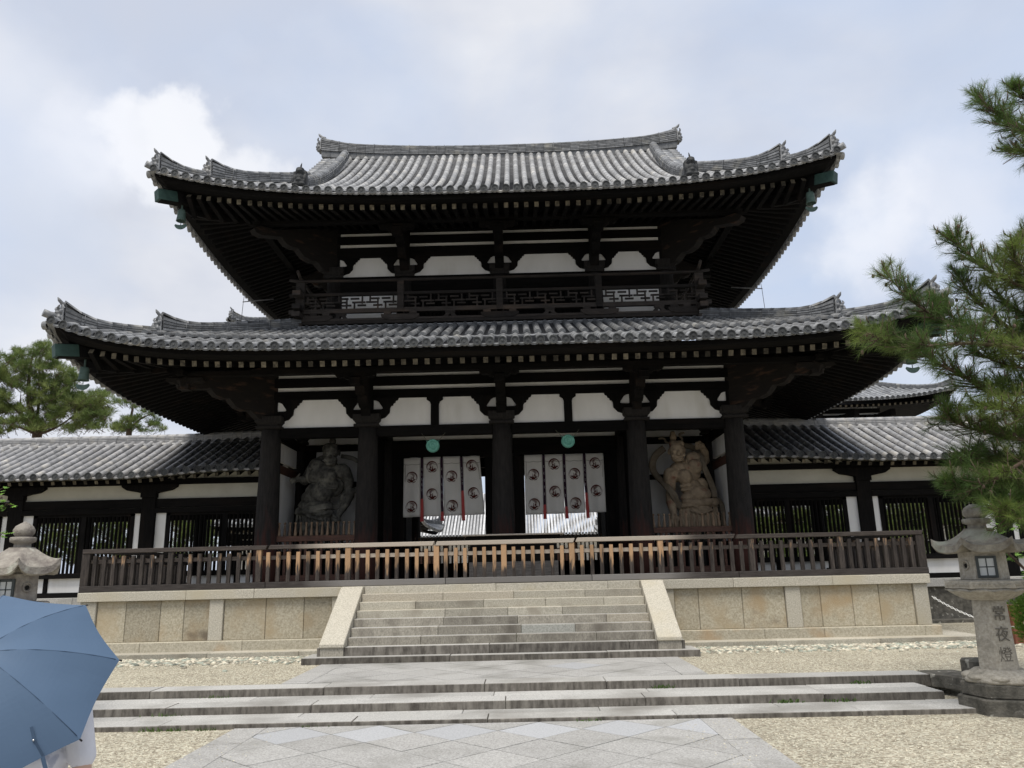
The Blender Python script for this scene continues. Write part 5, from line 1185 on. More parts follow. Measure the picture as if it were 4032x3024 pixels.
# ---- the dark statue (left bay)
head = [(682, 450, .20, 102, 105, 95), (690, 560, .26, 84, 78, 78), (650, 370, .18, 60, 40, 60), (720, 370, .18, 56, 40, 60), (692, 520, .42, 22, 30, 24), (645, 500, .36, 34, 12, 18), (735, 490, .36, 34, 12, 18), (655, 525, .37, 18, 13, 14), (732, 515, .37, 18, 13, 14), (688, 612, .38, 52, 22, 26), (686, 575, .40, 48, 10, 14), (634, 560, .34, 28, 30, 26), (742, 550, .34, 28, 30, 26), (585, 470, .12, 16, 42, 25), (783, 450, .12, 16, 42, 25), (695, 300, .08, 46, 50, 44), (700, 262, .08, 34, 28, 32), (690, 345, .12, 56, 18, 50)]
torso = [(640, 650, .05, 150, 90, 100), (500, 620, .06, 100, 90, 95), (560, 740, .12, 170, 120, 110), (480, 770, .22, 90, 90, 70), (660, 760, .22, 100, 88, 70), (810, 690, .08, 96, 105, 92), (620, 870, .10, 170, 120, 110), (520, 970, .14, 190, 150, 125), (450, 1030, .12, 170, 110, 115), (700, 880, .0, 130, 130, 90),
         (470, 830, .3, 60, 12, 16), (600, 845, .3, 60, 12, 16), (690, 920, .28, 80, 12, 16), (520, 870, .3, 46, 12, 16), (550, 910, .32, 12, 50, 16), (480, 930, .32, 40, 22, 20), (560, 960, .32, 44, 22, 20), (620, 980, .28, 40, 22, 20), (640, 700, .26, 90, 12, 20), (600, 740, .28, 100, 10, 16), (660, 780, .3, 90, 10, 14), (440, 980, .26, 40, 60, 20)]
limbs = [[(840, 690, .08, 84), (890, 800, .05, 66), (890, 900, .05, 56)], [(890, 900, .05, 56), (905, 990, .1, 60), (860, 1100, .16, 54), (800, 1200, .22, 44), (770, 1250, .25, 40)],
         [(430, 640, .0, 74), (330, 760, -.1, 60), (330, 820, .05, 50)], [(330, 820, .05, 50), (300, 800, .2, 42), (270, 800, .25, 40)],
         [(765, 1265, .26, 44), (750, 1295, .28, 42)], [(722, 1280, .34, 18), (716, 1310, .38, 17), (735, 1325, .38, 15)], [(742, 1290, .36, 18), (738, 1322, .40, 17), (752, 1336, .38, 15)], [(765, 1292, .36, 18), (764, 1326, .40, 17), (774, 1338, .38, 15)], [(790, 1286, .34, 17), (792, 1318, .38, 16), (798, 1330, .36, 14)], [(720, 1255, .34, 19), (735, 1280, .42, 17), (757, 1290, .42, 14)],
         [(265, 800, .25, 38), (240, 812, .28, 34)], [(238, 822, .30, 14), (208, 842, .32, 12), (190, 862, .32, 10)], [(232, 812, .31, 14), (198, 828, .33, 12), (176, 836, .33, 10)], [(232, 800, .31, 14), (196, 812, .33, 12), (172, 816, .33, 10)], [(240, 790, .3, 13), (206, 796, .32, 12), (186, 798, .32, 10)], [(262, 780, .3, 15), (286, 756, .33, 13), (300, 738, .33, 11)]]
rib = [([(590, 480, -.1), (500, 510, -.15), (430, 560, .0), (395, 660, .1), (385, 780, .15), (430, 830, .2)], 44), ([(560, 430, .0), (562, 380, .0), (600, 340, .0), (640, 330, .05)], 18), ([(780, 480, -.1), (850, 490, -.15), (930, 510, -.15), (1000, 550, -.1)], 38), ([(985, 930, .1), (900, 960, .16), (830, 1010, .15), (800, 1090, .1), (760, 1140, .15), (690, 1145, .2)], 46), ([(280, 1110, .2), (360, 1160, .32), (470, 1180, .38), (600, 1150, .36), (700, 1140, .26)], 56)]
sk = dict(mat='clay_dark', balls=[(470, 1120, .10, 230, 70, 140), (450, 1210, .12, 230, 60, 150), (270, 1200, .10, 60, 60, 70), (420, 1240, .22, 70, 50, 60), (540, 1250, .22, 80, 50, 60), (640, 1220, .18, 70, 60, 60), (450, 1380, .0, 230, 200, 150), (360, 1600, .0, 110, 260, 110), (560, 1600, .0, 110, 260, 110)],
          folds=[[(240+k*40, 1260+12*math.sin(k*1.9), .16+.12*math.sin(PI*k/11), 14), (235+k*42, 1360, .18+.12*math.sin(PI*k/11), 18), (235+k*43, 1470, .15+.1*math.sin(PI*k/11), 15)] for k in range(12)]+[[(230, 1230, .2, 18), (330, 1200, .3, 16), (400, 1270, .36, 18), (500, 1300, .36, 18), (580, 1320, .3, 14)], [(400, 1210, .34, 14), (520, 1260, .36, 16), (640, 1230, .3, 14)]])
statue('guardian_statue', (-5.1, 1.35, .85), 'dark grey clay guardian statue with lowered fist and frilled skirt in the left bay', (-6.18, 4.47), (2.13e-3, -.05e-3), (.10e-3, -2.11e-3), head+torso, limbs, rib, 'clay_dark', 'clay_dark', None, sk)
# rocks that carry the statues
for s, side in ((-1, 'dark'), (1, 'tan')):
    g = MB()
    for k in range(9): g.ball((s*5.1+rng.uniform(-.45, .45), 1.35+rng.uniform(-.2, .35), .88), (rng.uniform(.15, .3), .22, rng.uniform(.12, .2)), 8)
    tag(g.build('rock_pedestal', 'mossy', None, remesh=.03), 'rough rock under the feet of the %s guardian statue' % side, 'pedestal')

# ================================================================== halls beyond the gate
def simple_roof(g, x0, x1, ye, yr, ze, zr_, sp, r, L, P=None, lat=(1, 0, 0)):
    D = yr-ye; n = max(2, int(abs(x1-x0)/sp)); rows = [x0+(x1-x0)*(i+.5)/n for i in range(n)]
    f = lambda x, d: Vector((x, ye+d, ze+(zr_-ze)*(.8*d/D+.2*(d/D)**2)))
    for x in rows:
        m = max(1, int(D/L))
        for i in range(m):
            a, b = f(x, D*i/m), f(x, D*(i+1)/m); g.beam(a+Vector((0, 0, r*.5)), b+Vector((0, 0, r*.35)), r*2, r*1.2, 0, None, r*1.7, r)
        g.cyl(f(x, 0)+Vector((0, -.05, r*.4)), f(x, 0)+Vector((0, .03, r*.4)), r*1.2, n=8, m=1)
    o = len(g.v); us = linspace(x0, x1, 2)
    for x in us:
        for k in range(7): g.v.append(tuple(f(x, D*k/6)))
    for k in range(6): g.face([o+k, o+7+k, o+8+k, o+k+1], 2, .3)
    return f
# lecture hall straight behind
h = thing('lecture_hall', (1, 78, ZC), 'broad tiled hall seen through both doorways beneath the curtains', 'hall')
g = MB(); simple_roof(g, -18, 20, 66.5, 76, 3.95, 9.4, .36, .10, 12); simple_roof(g, -18, 20, 86, 76, 3.95, 9.4, .36, .10, 12)
M['tile_far'] = mat('far_pale_tile', (.34, .34, .34), (.5, .5, .5), 2, .6, 0, None, .3)
g.build('roof', ['tile_far', 'tile_dark', 'tile'], h)
g = MB(); g.box(-17, 19, 68, 84, ZC, ZC+.8); g.build('stone_base', 'stone_warm', h)
g = MB(); g.box(-16, 18, 70.2, 83, ZC+.8, 4.1); g.build('wall', 'plaster', h)
g = MB(); g.box(-17.6, 19.6, 66.8, 70, 3.5, 3.85); g.build('eave_timbers', 'woodx', h)
for k in range(10):
    g = MB(); x = -15.5+3.66*k; g.cyl((x, 69.8, ZC+.8), (x, 69.8, 3.6), .26, n=12); g.build('column', 'red', h)
for k in range(9):
    x = -15.5+3.66*(k+.5); g = MB(); g.box(x-1.3, x+1.3, 70.05, 70.15, ZC+.85, 2.5); g.build('door', 'red' if k % 2 else 'cloth', h)
# hall on the right behind the corridor, with two roofs
def hip_hall(name, cx, cy, label, cat, tiers, base):
    h = thing(name, (cx, cy, ZC), label, cat)
    for i, (hx, hy, ze, rise, run, wall) in enumerate(tiers):
        g = MB(); rf = Roof(); 
        lift = lambda c: .75*max(0, 1-c/hx)**4
        def z(c, d): return ze+rise*(.75*d/run+.25*(d/run)**2)+lift(c)*(1-d/run)
        F = lambda x, d: Vector((cx+x, cy-hy+d, z(hx-abs(x), d)))
        rows = rowlist(hx-.1, .33); slope(g, rows, F, (1, 0, 0), lambda x: min(run, hx-abs(x)), r=.10, L=.7)
        for s in (-1, 1):
            Sd = lambda y, d, s=s: Vector((cx+s*(hx-d), cy+y, z(hy-abs(y), d)))
            slope(g, rowlist(hy-.1, .33), Sd, (0, 1, 0), lambda y: min(run, hy-abs(y)), r=.10, L=1.4)
            us = linspace(-hy, hy, 24); sheet(g, us, Sd, lambda y: min(run, hy-abs(y)), m=2)
        us = linspace(-hx, hx, 30); sheet(g, us, F, lambda x: min(run, hx-abs(x)), m=2); B = lambda x, d: Vector((cx+x, cy+hy-d, z(hx-abs(x), d))); sheet(g, us, B, lambda x: min(run, hx-abs(x)), m=2)
        o = g.build('roof', ['tile', 'tile_dark', 'woodx', 'tile_pan'], h)
        for s in (-1, 1):
            for q in (-1, 1):
                pts = [(cx+s*(hx-d), cy+q*(hy-d), z(d, d)+.02) for d in linspace(.25, run, 10)]; ridge(pts, 'hip_ridge', o, .32, 4, .06, .25, 1.2, .1, ties=0); oni((pts[0][0], pts[0][1], pts[0][2]+.25), (s, q), .8, o)
        ww = hx-wall; wy = hy-wall; zb = base[i]; g = MB(); g.box(cx-ww, cx+ww, cy-wy, cy+wy, zb, ze+.2); g.build('wall', 'plaster', h)
        # rafters under the eaves, dark soffit, bracket line
        g = MB(); zs = ze-.25
        o2 = len(g.v); 
        for k in range(41):
            lat = lerp(-hx+.3, hx-.3, k/40); c = hx-abs(lat); g.v += [(cx+lat, cy-hy+.35, zs+lift(c)*.7), (cx+max(-ww, min(ww, lat)), cy-wy, zs+.35*wall*.6+.0)]
        for k in range(40): g.face([o2+2*k, o2+2*k+2, o2+2*k+3, o2+2*k+1], 0, .5)
        for s in (-1, 1):
            o2 = len(g.v)
            for k in range(31):
                lat = lerp(-hy+.3, hy-.3, k/30); c = hy-abs(lat); g.v += [(cx+s*(hx-.35), cy+lat, zs+lift(c)*.7), (cx+s*ww, cy+max(-wy, min(wy, lat)), zs+.35*wall*.6)]
            for k in range(30): g.face([o2+2*k, o2+2*k+2, o2+2*k+3, o2+2*k+1], 0, .5)
        g.build('soffit', 'woodx', h)
        g = MB(); n = int(2*hx/.36)
        for k in range(n+1): x = lerp(-hx+.5, hx-.5, k/n); L = min(wall, hx-abs(x)); g.beam((cx+x, cy-hy+.4, zs-.07+lift(hx-abs(x))*.7), (cx+x, cy-hy+.35+max(.3, L*.9), zs-.07+.2*L), .13, .14, 0, .5); g.m[-6] = 1
        tag(g.build('rafters', ['wood', 'endgrain'], h), kind='stuff')
        for k in range(6):
            x = cx-ww+2*ww*k/5; g = MB(); g.box(x-.25, x+.25, cy-wy-.1, cy-wy+.2, zb, ze-.3); g.box(x-.9, x+.9, cy-wy-.12, cy-wy, ze-1.0, ze-.7); g.box(x-.5, x+.5, cy-wy-.13, cy-wy-.01, ze-1.35, ze-1.05); g.box(x-.15, x+.15, cy-wy-wall*.6, cy-wy, ze-.8, ze-.35); g.build('column_bracket', 'wood', h)
        g = MB()
        for zz in (ze-.62, ze-.2): g.box(cx-ww-.1, cx+ww+.1, cy-wy-.15, cy-wy+.1, zz, zz+.28)
        g.box(cx-ww-.1, cx+ww+.1, cy-wy-.15, cy-wy+.1, ze-1.9, ze-1.55); g.build('beams', 'woodx', h)
    return h
hip_hall('main_hall', 18.6, 36.0, 'two-roofed hall with upturned eaves rising behind the right corridor', 'hall', ((9.4, 8.2, 10.1, 2.2, 4.6, 3.6), (12.0, 10.6, 2.95, 1.7, 3.4, 3.2)), (4.4, ZC))
hip_hall('pagoda', -12.9, 34.0, 'pagoda behind the gate, only its roof tips showing left of the upper storey', 'pagoda', ((7.3, 7.8, 3.1, 1.6, 3.2, 3.0), (7.0, 7.0, 9.6, 2.0, 3.4, 2.6), (5.6, 5.6, 16.05, 1.9, 3.6, 2.6)), (ZC, 4.3, 11.4))
bell(1300, 1140, 27.5, 1.6, 'tiny dark wind bell seen under the curtain at the right side of the right doorway')

# ================================================================== stone lanterns
def hexa(c, r, z, rot, n=6, bulge=0):
    return [(c[0]+r*math.cos(R(rot)+2*PI*k/n), c[1]+r*math.sin(R(rot)+2*PI*k/n), z) for k in range(n)]
def rings(g, RS, m=0, t=.5, cap=True):
    n = len(RS[0]); o = len(g.v)
    for q in RS: g.v += q
    for i in range(len(RS)-1):
        for k in range(n): g.face([o+i*n+k, o+i*n+(k+1) % n, o+(i+1)*n+(k+1) % n, o+(i+1)*n+k], m, t)
    if cap: g.face([o+k for k in range(n)][::-1], m, t); g.face([o+(len(RS)-1)*n+k for k in range(n)], m, t)
def lantern(loc, label, mt, rot, rots, zt, win_face, hole_face, text=None, k=1.0, onion=False):
    x, y = loc; t = thing('stone_lantern', (x, y, ZL), label, 'lantern', 'stone lanterns flanking the steps'); c = (x, y)
    # foundation blocks, lotus foot
    g = MB(); rings(g, [hexa(c, .52*k, ZL-.05, rot), hexa(c, .52*k, zt['step'], rot)]); g.build('foundation', 'mossy', t, bevel=.015)
    g = MB(); rings(g, [hexa(c, .47*k, zt['step'], rot), hexa(c, .47*k, zt['plinth'], rot)]); g.build('plinth', 'mossy', t, bevel=.02)
    g = MB(); g.lathe((x, y, zt['plinth']), [(.41*k, 0), (.425*k, .03), (.39*k, .07), (.34*k, .105), (.30*k, .13), (.27*k, .15)], 48, lobes=8, lamp=.05)
    for j in range(8):
        a = 2*PI*j/8+.2; r = .34*k; rm = Matrix.Rotation(a, 3, 'Z'); g.ball((x+r*math.cos(a), y+r*math.sin(a), zt['plinth']+.06), (.10*k, .13*k, .05), 12, rot=rm)
    g.build('lotus_foot', mt, t)
    # shaft
    z0, z1 = zt['plinth']+.135, zt['cup']; g = MB(); rings(g, [hexa(c, .245*k, z0, rots), hexa(c, .228*k, (z0+z1)/2, rots), hexa(c, .215*k, z1+.02, rots)]); sh = g.build('shaft', mt, t, bevel=.012)
    # lotus cup and carved platform
    g = MB(); H = zt['plate']-zt['cup']; N = 72; prof = ((.235, 0), (.29, H*.14), (.35, H*.36), (.415, H*.68), (.455, H*.90), (.40, H*.94)); o = 0
    for r, z in prof:
        for q in range(N):
            a = 2*PI*q/N; ap = abs(math.cos(5*(a-R(rot)))); hx = math.cos(PI/6)/math.cos(((a-R(rot)) % (PI/3))-PI/6); rr = r*k*(1-.35+.35*hx)*(1+.10*(ap-.5)*(r/.45)); g.v.append((x+rr*math.cos(a), y+rr*math.sin(a), zt['cup']+z-(0 if r < .45 else .035*(1-ap))))
    for i in range(len(prof)-1):
        for q in range(N): g.face([i*N+q, i*N+(q+1) % N, (i+1)*N+(q+1) % N, (i+1)*N+q], 0, .5, True)
    g.build('lotus_cup', mt, t)
    g = MB(); rings(g, [hexa(c, .44*k, zt['plate']-.06*H, rot), hexa(c, .475*k, zt['plate'], rot), hexa(c, .475*k, zt['plate']+.085, rot), hexa(c, .43*k, zt['plate']+.10, rot)])
    for f in range(6):       # carved band
        a0, a1 = hexa(c, .477*k, 0, rot)[f], hexa(c, .477*k, 0, rot)[(f+1) % 6]; P0, P1 = Vector(a0), Vector(a1)
        nrm = ((P0+P1)/2-Vector((x, y, 0))).normalized()
        for u0, u1 in ((.06, .47), (.53, .94)):
            pts = []
            for i in range(26): u = lerp(u0, u1, i/25); p = P0.lerp(P1, u); pts.append((p.x+nrm.x*.003, p.y+nrm.y*.003, zt['plate']+.043+.018*math.sin(i*1.55)))
            g.tube(pts, .0075, 4)
    g.build('platform', mt, t, bevel=.006)
    # fire box with paper window and round hole
    zb, zf = zt['plate']+.10, zt['eave']; g = MB(); rings(g, [hexa(c, .285*k, zb, rot), hexa(c, .275*k, zf+.03, rot)]); fb = g.build('fire_box', mt, t, bevel=.01)
    def face_frame(f, r, ro=None):
        a = hexa(c, r, 0, rot if ro is None else ro); P0, P1 = Vector(a[f % 6]), Vector(a[(f+1) % 6]); m = (P0+P1)/2; nrm = (m-Vector((x, y, 0))).normalized(); return m, nrm, Vector((-nrm.y, nrm.x, 0))
    for wf in win_face:
        m, n, sx = face_frame(wf, .284*k); zc = (zb+zf)/2-.005; hw, hh = .085*k, .105*k
        def bar(g, u0, u1, z0, z1, d0, d1):
            vs = [tuple(m+sx*u+n*d+Vector((0, 0, z))) for z in (z0, z1) for d in (d0, d1) for u in (u0, u1)]; g.add(vs, [(0, 2, 3, 1), (4, 5, 7, 6), (0, 1, 5, 4), (1, 3, 7, 5), (3, 2, 6, 7), (2, 0, 4, 6)])
        g = MB()
        for u0, u1, z0, z1 in ((-hw-.03, -hw, zc-hh-.03, zc+hh+.03), (hw, hw+.03, zc-hh-.03, zc+hh+.03), (-hw, hw, zc-hh-.03, zc-hh), (-hw, hw, zc+hh, zc+hh+.03), (-.006, .006, zc-hh, zc+hh), (-hw, hw, zc-.006, zc+.006)): bar(g, u0, u1, z0, z1, -.02, .022 if abs(u0) > .05 and abs(u1-u0) < .05 or abs(z1-z0) == .03 else .012)
        wn = g.build('window', 'frame_black', fb, bevel=.003); g = MB(); bar(g, -hw, hw, zc-hh, zc+hh, -.01, .004); g.build('pane', 'glass', wn)
    for hf in hole_face:
        m, n, sx = face_frame(hf, .282*k); zc = (zb+zf)/2+.02; g = MB(); 
        g.tube([m+n*.006+sx*.05*math.cos(2*PI*q/14)+Vector((0, 0, zc+.055*math.sin(2*PI*q/14))) for q in range(15)], .012, 6); g.build('round_rim', mt, fb)
        g = MB(); vs = [tuple(m+n*.004+sx*.028*math.cos(2*PI*q/12)+Vector((0, 0, zc-.005+.030*math.sin(2*PI*q/12)))) for q in range(12)]; g.add(vs, [list(range(12))]); g.build('smoke_hole', 'hole', fb)
    # hat: six concave faces with upturned corners
    g = MB(); N = 72; L = 9; zt0, zt1 = zt['top'], zt['eave']; Rm = .54*k; o = 0; rows = []
    for i in range(L+1):
        u = i/L
        for q in range(N):
            a = 2*PI*q/N; ph = ((a-R(rot)) % (PI/3))/(PI/3); cd = 1-2*min(ph, 1-ph)   # 1 at a corner, 0 mid-face
            hexr = math.cos(PI/6)/math.cos(ph*PI/3-PI/6); rad = lerp(.15*k, Rm*(.92*hexr+.08)*(1+.06*cd**4), u)
            z = lerp(zt0, zt1+.10, (1-(1-u)**1.75) if not onion else (1-(1-u)**1.4)*(.5+.5*u))+ (.015*cd**2+ .105*cd**5*u)*u*u
            g.v.append((x+rad*math.cos(a), y+rad*math.sin(a), z))
    for i in range(L):
        for q in range(N): g.face([i*N+q, i*N+(q+1) % N, (i+1)*N+(q+1) % N, (i+1)*N+q], 0, .5, True)
    for (rr, dz) in ((1.0, -.085), (.9, -.10), (.45, -.075)):
        o2 = len(g.v)
        for q in range(N): p = g.v[L*N+q]; g.v.append((x+(p[0]-x)*rr, y+(p[1]-y)*rr, (p[2]+dz) if rr == 1 else min(p[2]+dz, zt1+.02+ (p[2]-zt1-.10)*.8)))
        for q in range(N): g.face([o2-N+q, o2-N+(q+1) % N, o2+(q+1) % N, o2+q], 0, .5)
    g.face([len(g.v)-N+q for q in range(N)][::-1]); g.face([q for q in range(N)])
    hat = g.build('hat', zt.get('hatm', mt), t)
    # finial: neck, bowl, ball or bud
    g = MB(); h = zt['fin']-zt0; pr = [(.20, -.02), (.20, .0), (.135, .01), (.13, .15), (.20, .22), (.205, .36), (.19, .40), (.12, .41), (.14, .44), (.175, .55), (.175, .70), (.15, .84), (.10, .93), (.05, .98), (.006, 1.0)]
    if onion: pr = pr[:8]+[(.13, .43), (.165, .55), (.17, .68), (.135, .83), (.07, .93), (.03, .98), (.004, 1.03)]
    g.lathe((x, y, zt0), [(r*.82*k, z*h) for r, z in pr], 24); g.build('finial', zt.get('hatm', mt), hat)
    if text:
        m, n, sx = face_frame(text[1], .236*k, rots); sx = -sx if sx.x < 0 else sx
        dg = None
        for i, ch in enumerate(text[0]):
            cu = bpy.data.curves.new('carved_letter', 'FONT'); cu.body = ch; cu.size = .19; cu.extrude = .004; cu.align_x = 'CENTER'; cu.align_y = 'CENTER'
            tmp = bpy.data.objects.new('tmp', cu); COL.objects.link(tmp); dg = bpy.context.evaluated_depsgraph_get(); me = bpy.data.meshes.new_from_object(tmp.evaluated_get(dg)); bpy.data.objects.remove(tmp)
            me.name = 'carved_letter'; zc = text[2]-i*text[3]; xs = sum(v.co.x for v in me.vertices)/max(1, len(me.vertices))
            for v in me.vertices: p = m+sx*(v.co.x*.88)+n*(v.co.z+.0005)+Vector((0, 0, zc+v.co.y)); v.co = p-Vector((x, y, ZL))
            me.materials.clear(); me.materials.append(M['letter']); o = bpy.data.objects.new('carved_letter', me); COL.objects.link(o); o.parent = sh; 
    return t
M['hole'] = mat('dark_hole', (.008, .007, .006), (.012, .011, .01), 5, 1, 0, None, 0)
M['letter'] = mat('carved_shadowy_letter', (.10, .092, .075), (.17, .155, .13), 30, .95, .2, 60, 0)
lantern((6.42, -9.28), 'hexagonal stone lantern with carved characters on its shaft, at the right end of the steps', 'lantern', -21, -3, dict(step=-1.39, plinth=-1.22, cup=-.235, plate=-.085, eave=.345, top=.665, fin=.985, hatm='lantern_hat'), (4,), (3,), ('常夜燈', 4, -.41, .245))
lantern((-6.08, -9.45), 'old lichen-stained stone lantern rising behind the umbrella at the left edge', 'lantern_old', 0, 0, dict(step=-1.39, plinth=-1.22, cup=-.235, plate=-.085, eave=.34, top=.70, fin=1.03), (4,), (5,), None, .92, True)
# rough stump stone, edge rocks
g = MB(); g.box(6.52, 6.85, -8.45, -8.15, ZU-.05, -1.06)
o = g.build('stone_block', 'mossy', None, bevel=.03); tag(o, 'rough broken stone block standing behind the right lantern', 'stone')
g = MB()
for k in range(14): g.ball((6.75+rng.uniform(-.5, .9), -9.75+rng.uniform(-.28, .22), ZL+.02), (rng.uniform(.08, .25), rng.uniform(.08, .18), rng.uniform(.04, .12)), 8)
g.ball((7.35, -9.5, -1.42), (.36, .3, .2), 10)
tag(g.build('edge_rocks', 'mossy', None, remesh=.03), 'low lichened rocks at the foot of the right lantern', 'rock')
# chain, red-brown post
c0, c1 = Vector((8.92, -2.95, -.47)), Vector((9.6, -6.3, -.80))
t = thing('chain', tuple(c0), 'white plastic chain sagging from the corner of the platform', 'chain')
g = MB(); prev = None; N = 62
for k in range(N):
    u = k/(N-1); p = c0.lerp(c1, u)+Vector((0, 0, -.32*4*u*(1-u)*.9)); q = c0.lerp(c1, min(1, u+.01))+Vector((0, 0, -.32*4*(u+.01)*(1-u-.01)*.9)); d = (q-p).normalized(); sd = d.orthogonal().normalized(); up = d.cross(sd)
    e = sd if k % 2 else up; g.tube([p+d*.034*math.cos(2*PI*i/8)+e*.017*math.sin(2*PI*i/8) for i in range(9)], .006, 5)
g.build('links', 'white_metal', t)
t = thing('wooden_post', (9.86, -4.05, ZU), 'red-brown square post with dark rails beyond the right lantern', 'post')
g = MB(); g.box(9.76, 9.96, -4.15, -3.95, ZU, -.60); g.build('post', 'rope', t, bevel=.01)
for z in (-.78, -1.12): g = MB(); g.beam((9.9, -4.05, z), (12.6, -3.6, z), .06, .06); g.build('rail', 'wood', t)
# small weeds in the joints of the steps
g = MB()
for k in range(260):
    cl = rng.choice(((-3.95, -9.42), (-4.2, -9.43), (-3.5, -9.43), (-4.4, -8.73), (-4.0, -7.93), (1.2, -9.44), (3.9, -8.72), (4.6, -8.73), (2.4, -7.92), (5.2, -7.93), (-2.2, -9.44), (-5.2, -9.43)))
    x = cl[0]+rng.gauss(0, .09); y = cl[1]+rng.uniform(-.03, .01); z = ZL if cl[1] < -9.3 else (-1.515 if cl[1] < -8.5 else -1.415); h = rng.uniform(.02, .06); a = rng.uniform(-.03, .03)
    g.add([(x-.006, y, z), (x+.006, y, z), (x+a+.004, y-rng.uniform(0, .03), z+h), (x+a-.004, y, z+h*.8)], [(0, 1, 2, 3)])
tag(g.build('weeds', 'moss', None), kind='stuff')

# ================================================================== umbrella and its bearer
M['umbrella_seam'] = mat('umbrella_seam', (.045, .075, .125), (.05, .085, .14), 4, .6, 0, None, 0)
UC = Vector((-1.966, -16.041, -.177)); ua, ub, ur, uh, UR = .294, .818, 1.376, .236, .52
AX = Vector((math.sin(ua)*math.cos(ub), -math.sin(ub), math.cos(ua)*math.cos(ub))).normalized(); E1 = Vector((0, 1, 0)).cross(AX).normalized(); E2 = AX.cross(E1)
um = thing('umbrella', tuple(UC), 'slate-blue folding umbrella held open at the lower left corner', 'umbrella')
g = MB(); NR, NS = 22, 8
def upt(rho, th):
    s = ((th-ur) % (PI/4))/(PI/4); sag = math.sin(PI*s)       # 0 on a rib, 1 between ribs
    edge = (math.cos(PI/8)/math.cos((s-.5)*PI/4))*(1-.03*sag*rho**2)
    h = uh*(1-rho**1.75) - .006*sag*math.sin(PI*min(1, rho))
    h += .0022*noise.noise(Vector((math.cos(th)*rho*5, math.sin(th)*rho*5, 2)))*min(1, rho*2)+.0016*math.sin(s*31)*max(0, rho-.72)*(1-sag)*3
    return UC+(E1*math.cos(th)+E2*math.sin(th))*(UR*rho*edge)+AX*h
NT = 64
for i in range(NR+1):
    for j in range(NT): g.v.append(tuple(upt(max(.001, i/NR), ur+2*PI*j/NT)))
for i in range(NR):
    for j in range(NT): g.face([i*NT+j, i*NT+(j+1) % NT, (i+1)*NT+(j+1) % NT, (i+1)*NT+j], 0, .5, False)
cp = g.build('canopy', 'umbrella', um); so = cp.modifiers.new('thick', 'SOLIDIFY'); so.thickness = .0015; so.offset = -1
for j in range(8):
    th = ur+2*PI*j/8; g = MB(); g.tube([upt(r_, th)+AX*.0015 for r_ in (.02, .2, .4, .6, .8, .97)], .0022, 5); g.build('seam', 'umbrella_seam', cp)
    g = MB(); g.tube([upt(r_, th)-AX*.008 for r_ in (.02, .25, .5, .75, .985)], .003, 5); rb = g.build('rib', 'metal_grey', um)
    g = MB(); g.tube([upt(.985, th)-AX*.008, upt(1.0, th), upt(1.0, th)+(upt(1.0, th)-upt(.9, th)).normalized()*.012], .004, 6); g.build('tip', 'black', rb)
    g = MB(); g.tube([upt(.5, th)-AX*.01, UC-AX*.06+(E1*math.cos(th)+E2*math.sin(th))*.012], .002, 4); g.build('stretcher', 'metal_grey', um)
g = MB(); g.tube([UC+AX*(uh+.035), UC-AX*.50], .006, 8); g.build('shaft', 'metal_grey', um)
g = MB(); g.tube([UC-AX*.50, UC-AX*.58], .014, 10); g.build('handle', 'black', um)
g = MB(); g.tube([UC+AX*(uh), UC+AX*(uh+.02), UC+AX*(uh+.045)], [.014, .012, .006], 8); g.build('ferrule', 'black', um)
# closing strap hanging from the rim near the lowest rib
def on_canopy(px, py):
    d = (at(px, py, -10)-CP).normalized(); best = None
    for i in range(30):
        for j in range(160):
            p = upt(.05+.95*i/29, ur+2*PI*j/160); q = p-CP; e = (q-d*q.dot(d)).length+.02*q.dot(d)
            if best is None or e < best[0]: best = (e, p)
    return best[1]+AX*.005
a_ = on_canopy(68, 1568); b_ = on_canopy(76, 1600); c_ = on_canopy(90, 1636); d_ = c_+Vector((.02, 0, -.05))
g = MB(); W_ = Vector((.009, 0, .003)); pp = [a_, b_, c_, d_]
for p, q in zip(pp, pp[1:]): g.add([p-W_, p+W_, q+W_, q-W_], [(0, 1, 2, 3)])
stp = g.build('strap', 'umbrella_seam', um); g = MB(); g.ball(b_+AX*.003, .005, 8); g.build('snap', 'metal', stp)

HX, HY = -1.93, -15.70            # bearer stands under the umbrella, back to the camera
HAND = UC-AX*.52
pers = MB()
def limb(mb, pts, n=12):
    for (a, ra), (b, rb_) in zip(pts, pts[1:]): mb.cyl(a, b, ra, rb_, n); mb.ball(a, ra*1.01, n); mb.ball(b, rb_*1.01, n)
V3 = lambda x, y, z: Vector((HX+x, HY+y, ZL+z))
hgt = 1.0
body = MB()
body.ball(V3(0, .03, 1.47), (.078, .098, .115), 16); body.ball(V3(0, .07, 1.42), (.06, .06, .07), 12); body.ball(V3(0, .125, 1.45), (.014, .02, .02), 8)
for s in (-1, 1): body.ball(V3(s*.08, .03, 1.46), (.012, .02, .03), 8); body.ball(V3(s*.03, .115, 1.475), (.014, .01, .01), 8)
body.ball(V3(0, .118, 1.405), (.028, .012, .010), 8)
limb(body, [(V3(0, .01, 1.38), .05), (V3(0, 0, 1.28), .055)])
for z, rx, ry in ((1.24, .17, .085), (1.15, .165, .10), (1.02, .145, .10), (.92, .15, .105), (.84, .165, .115)): body.ball(V3(0, 0, z), (rx, ry, .10), 16)
for s in (-1, 1):
    limb(body, [(V3(s*.085, 0, .80), .09), (V3(s*.09, .015, .45), .058), (V3(s*.09, -.01, .10), .040), (V3(s*.09, -.01, .06), .042)]); body.ball(V3(s*.09, .05, .035), (.042, .115, .035), 10)
sh = V3(-.19, .0, 1.22); el = V3(-.27, .08, .98); limb(body, [(sh, .052), (el, .042), (HAND+Vector((.015, -.02, -.03)), .028)])
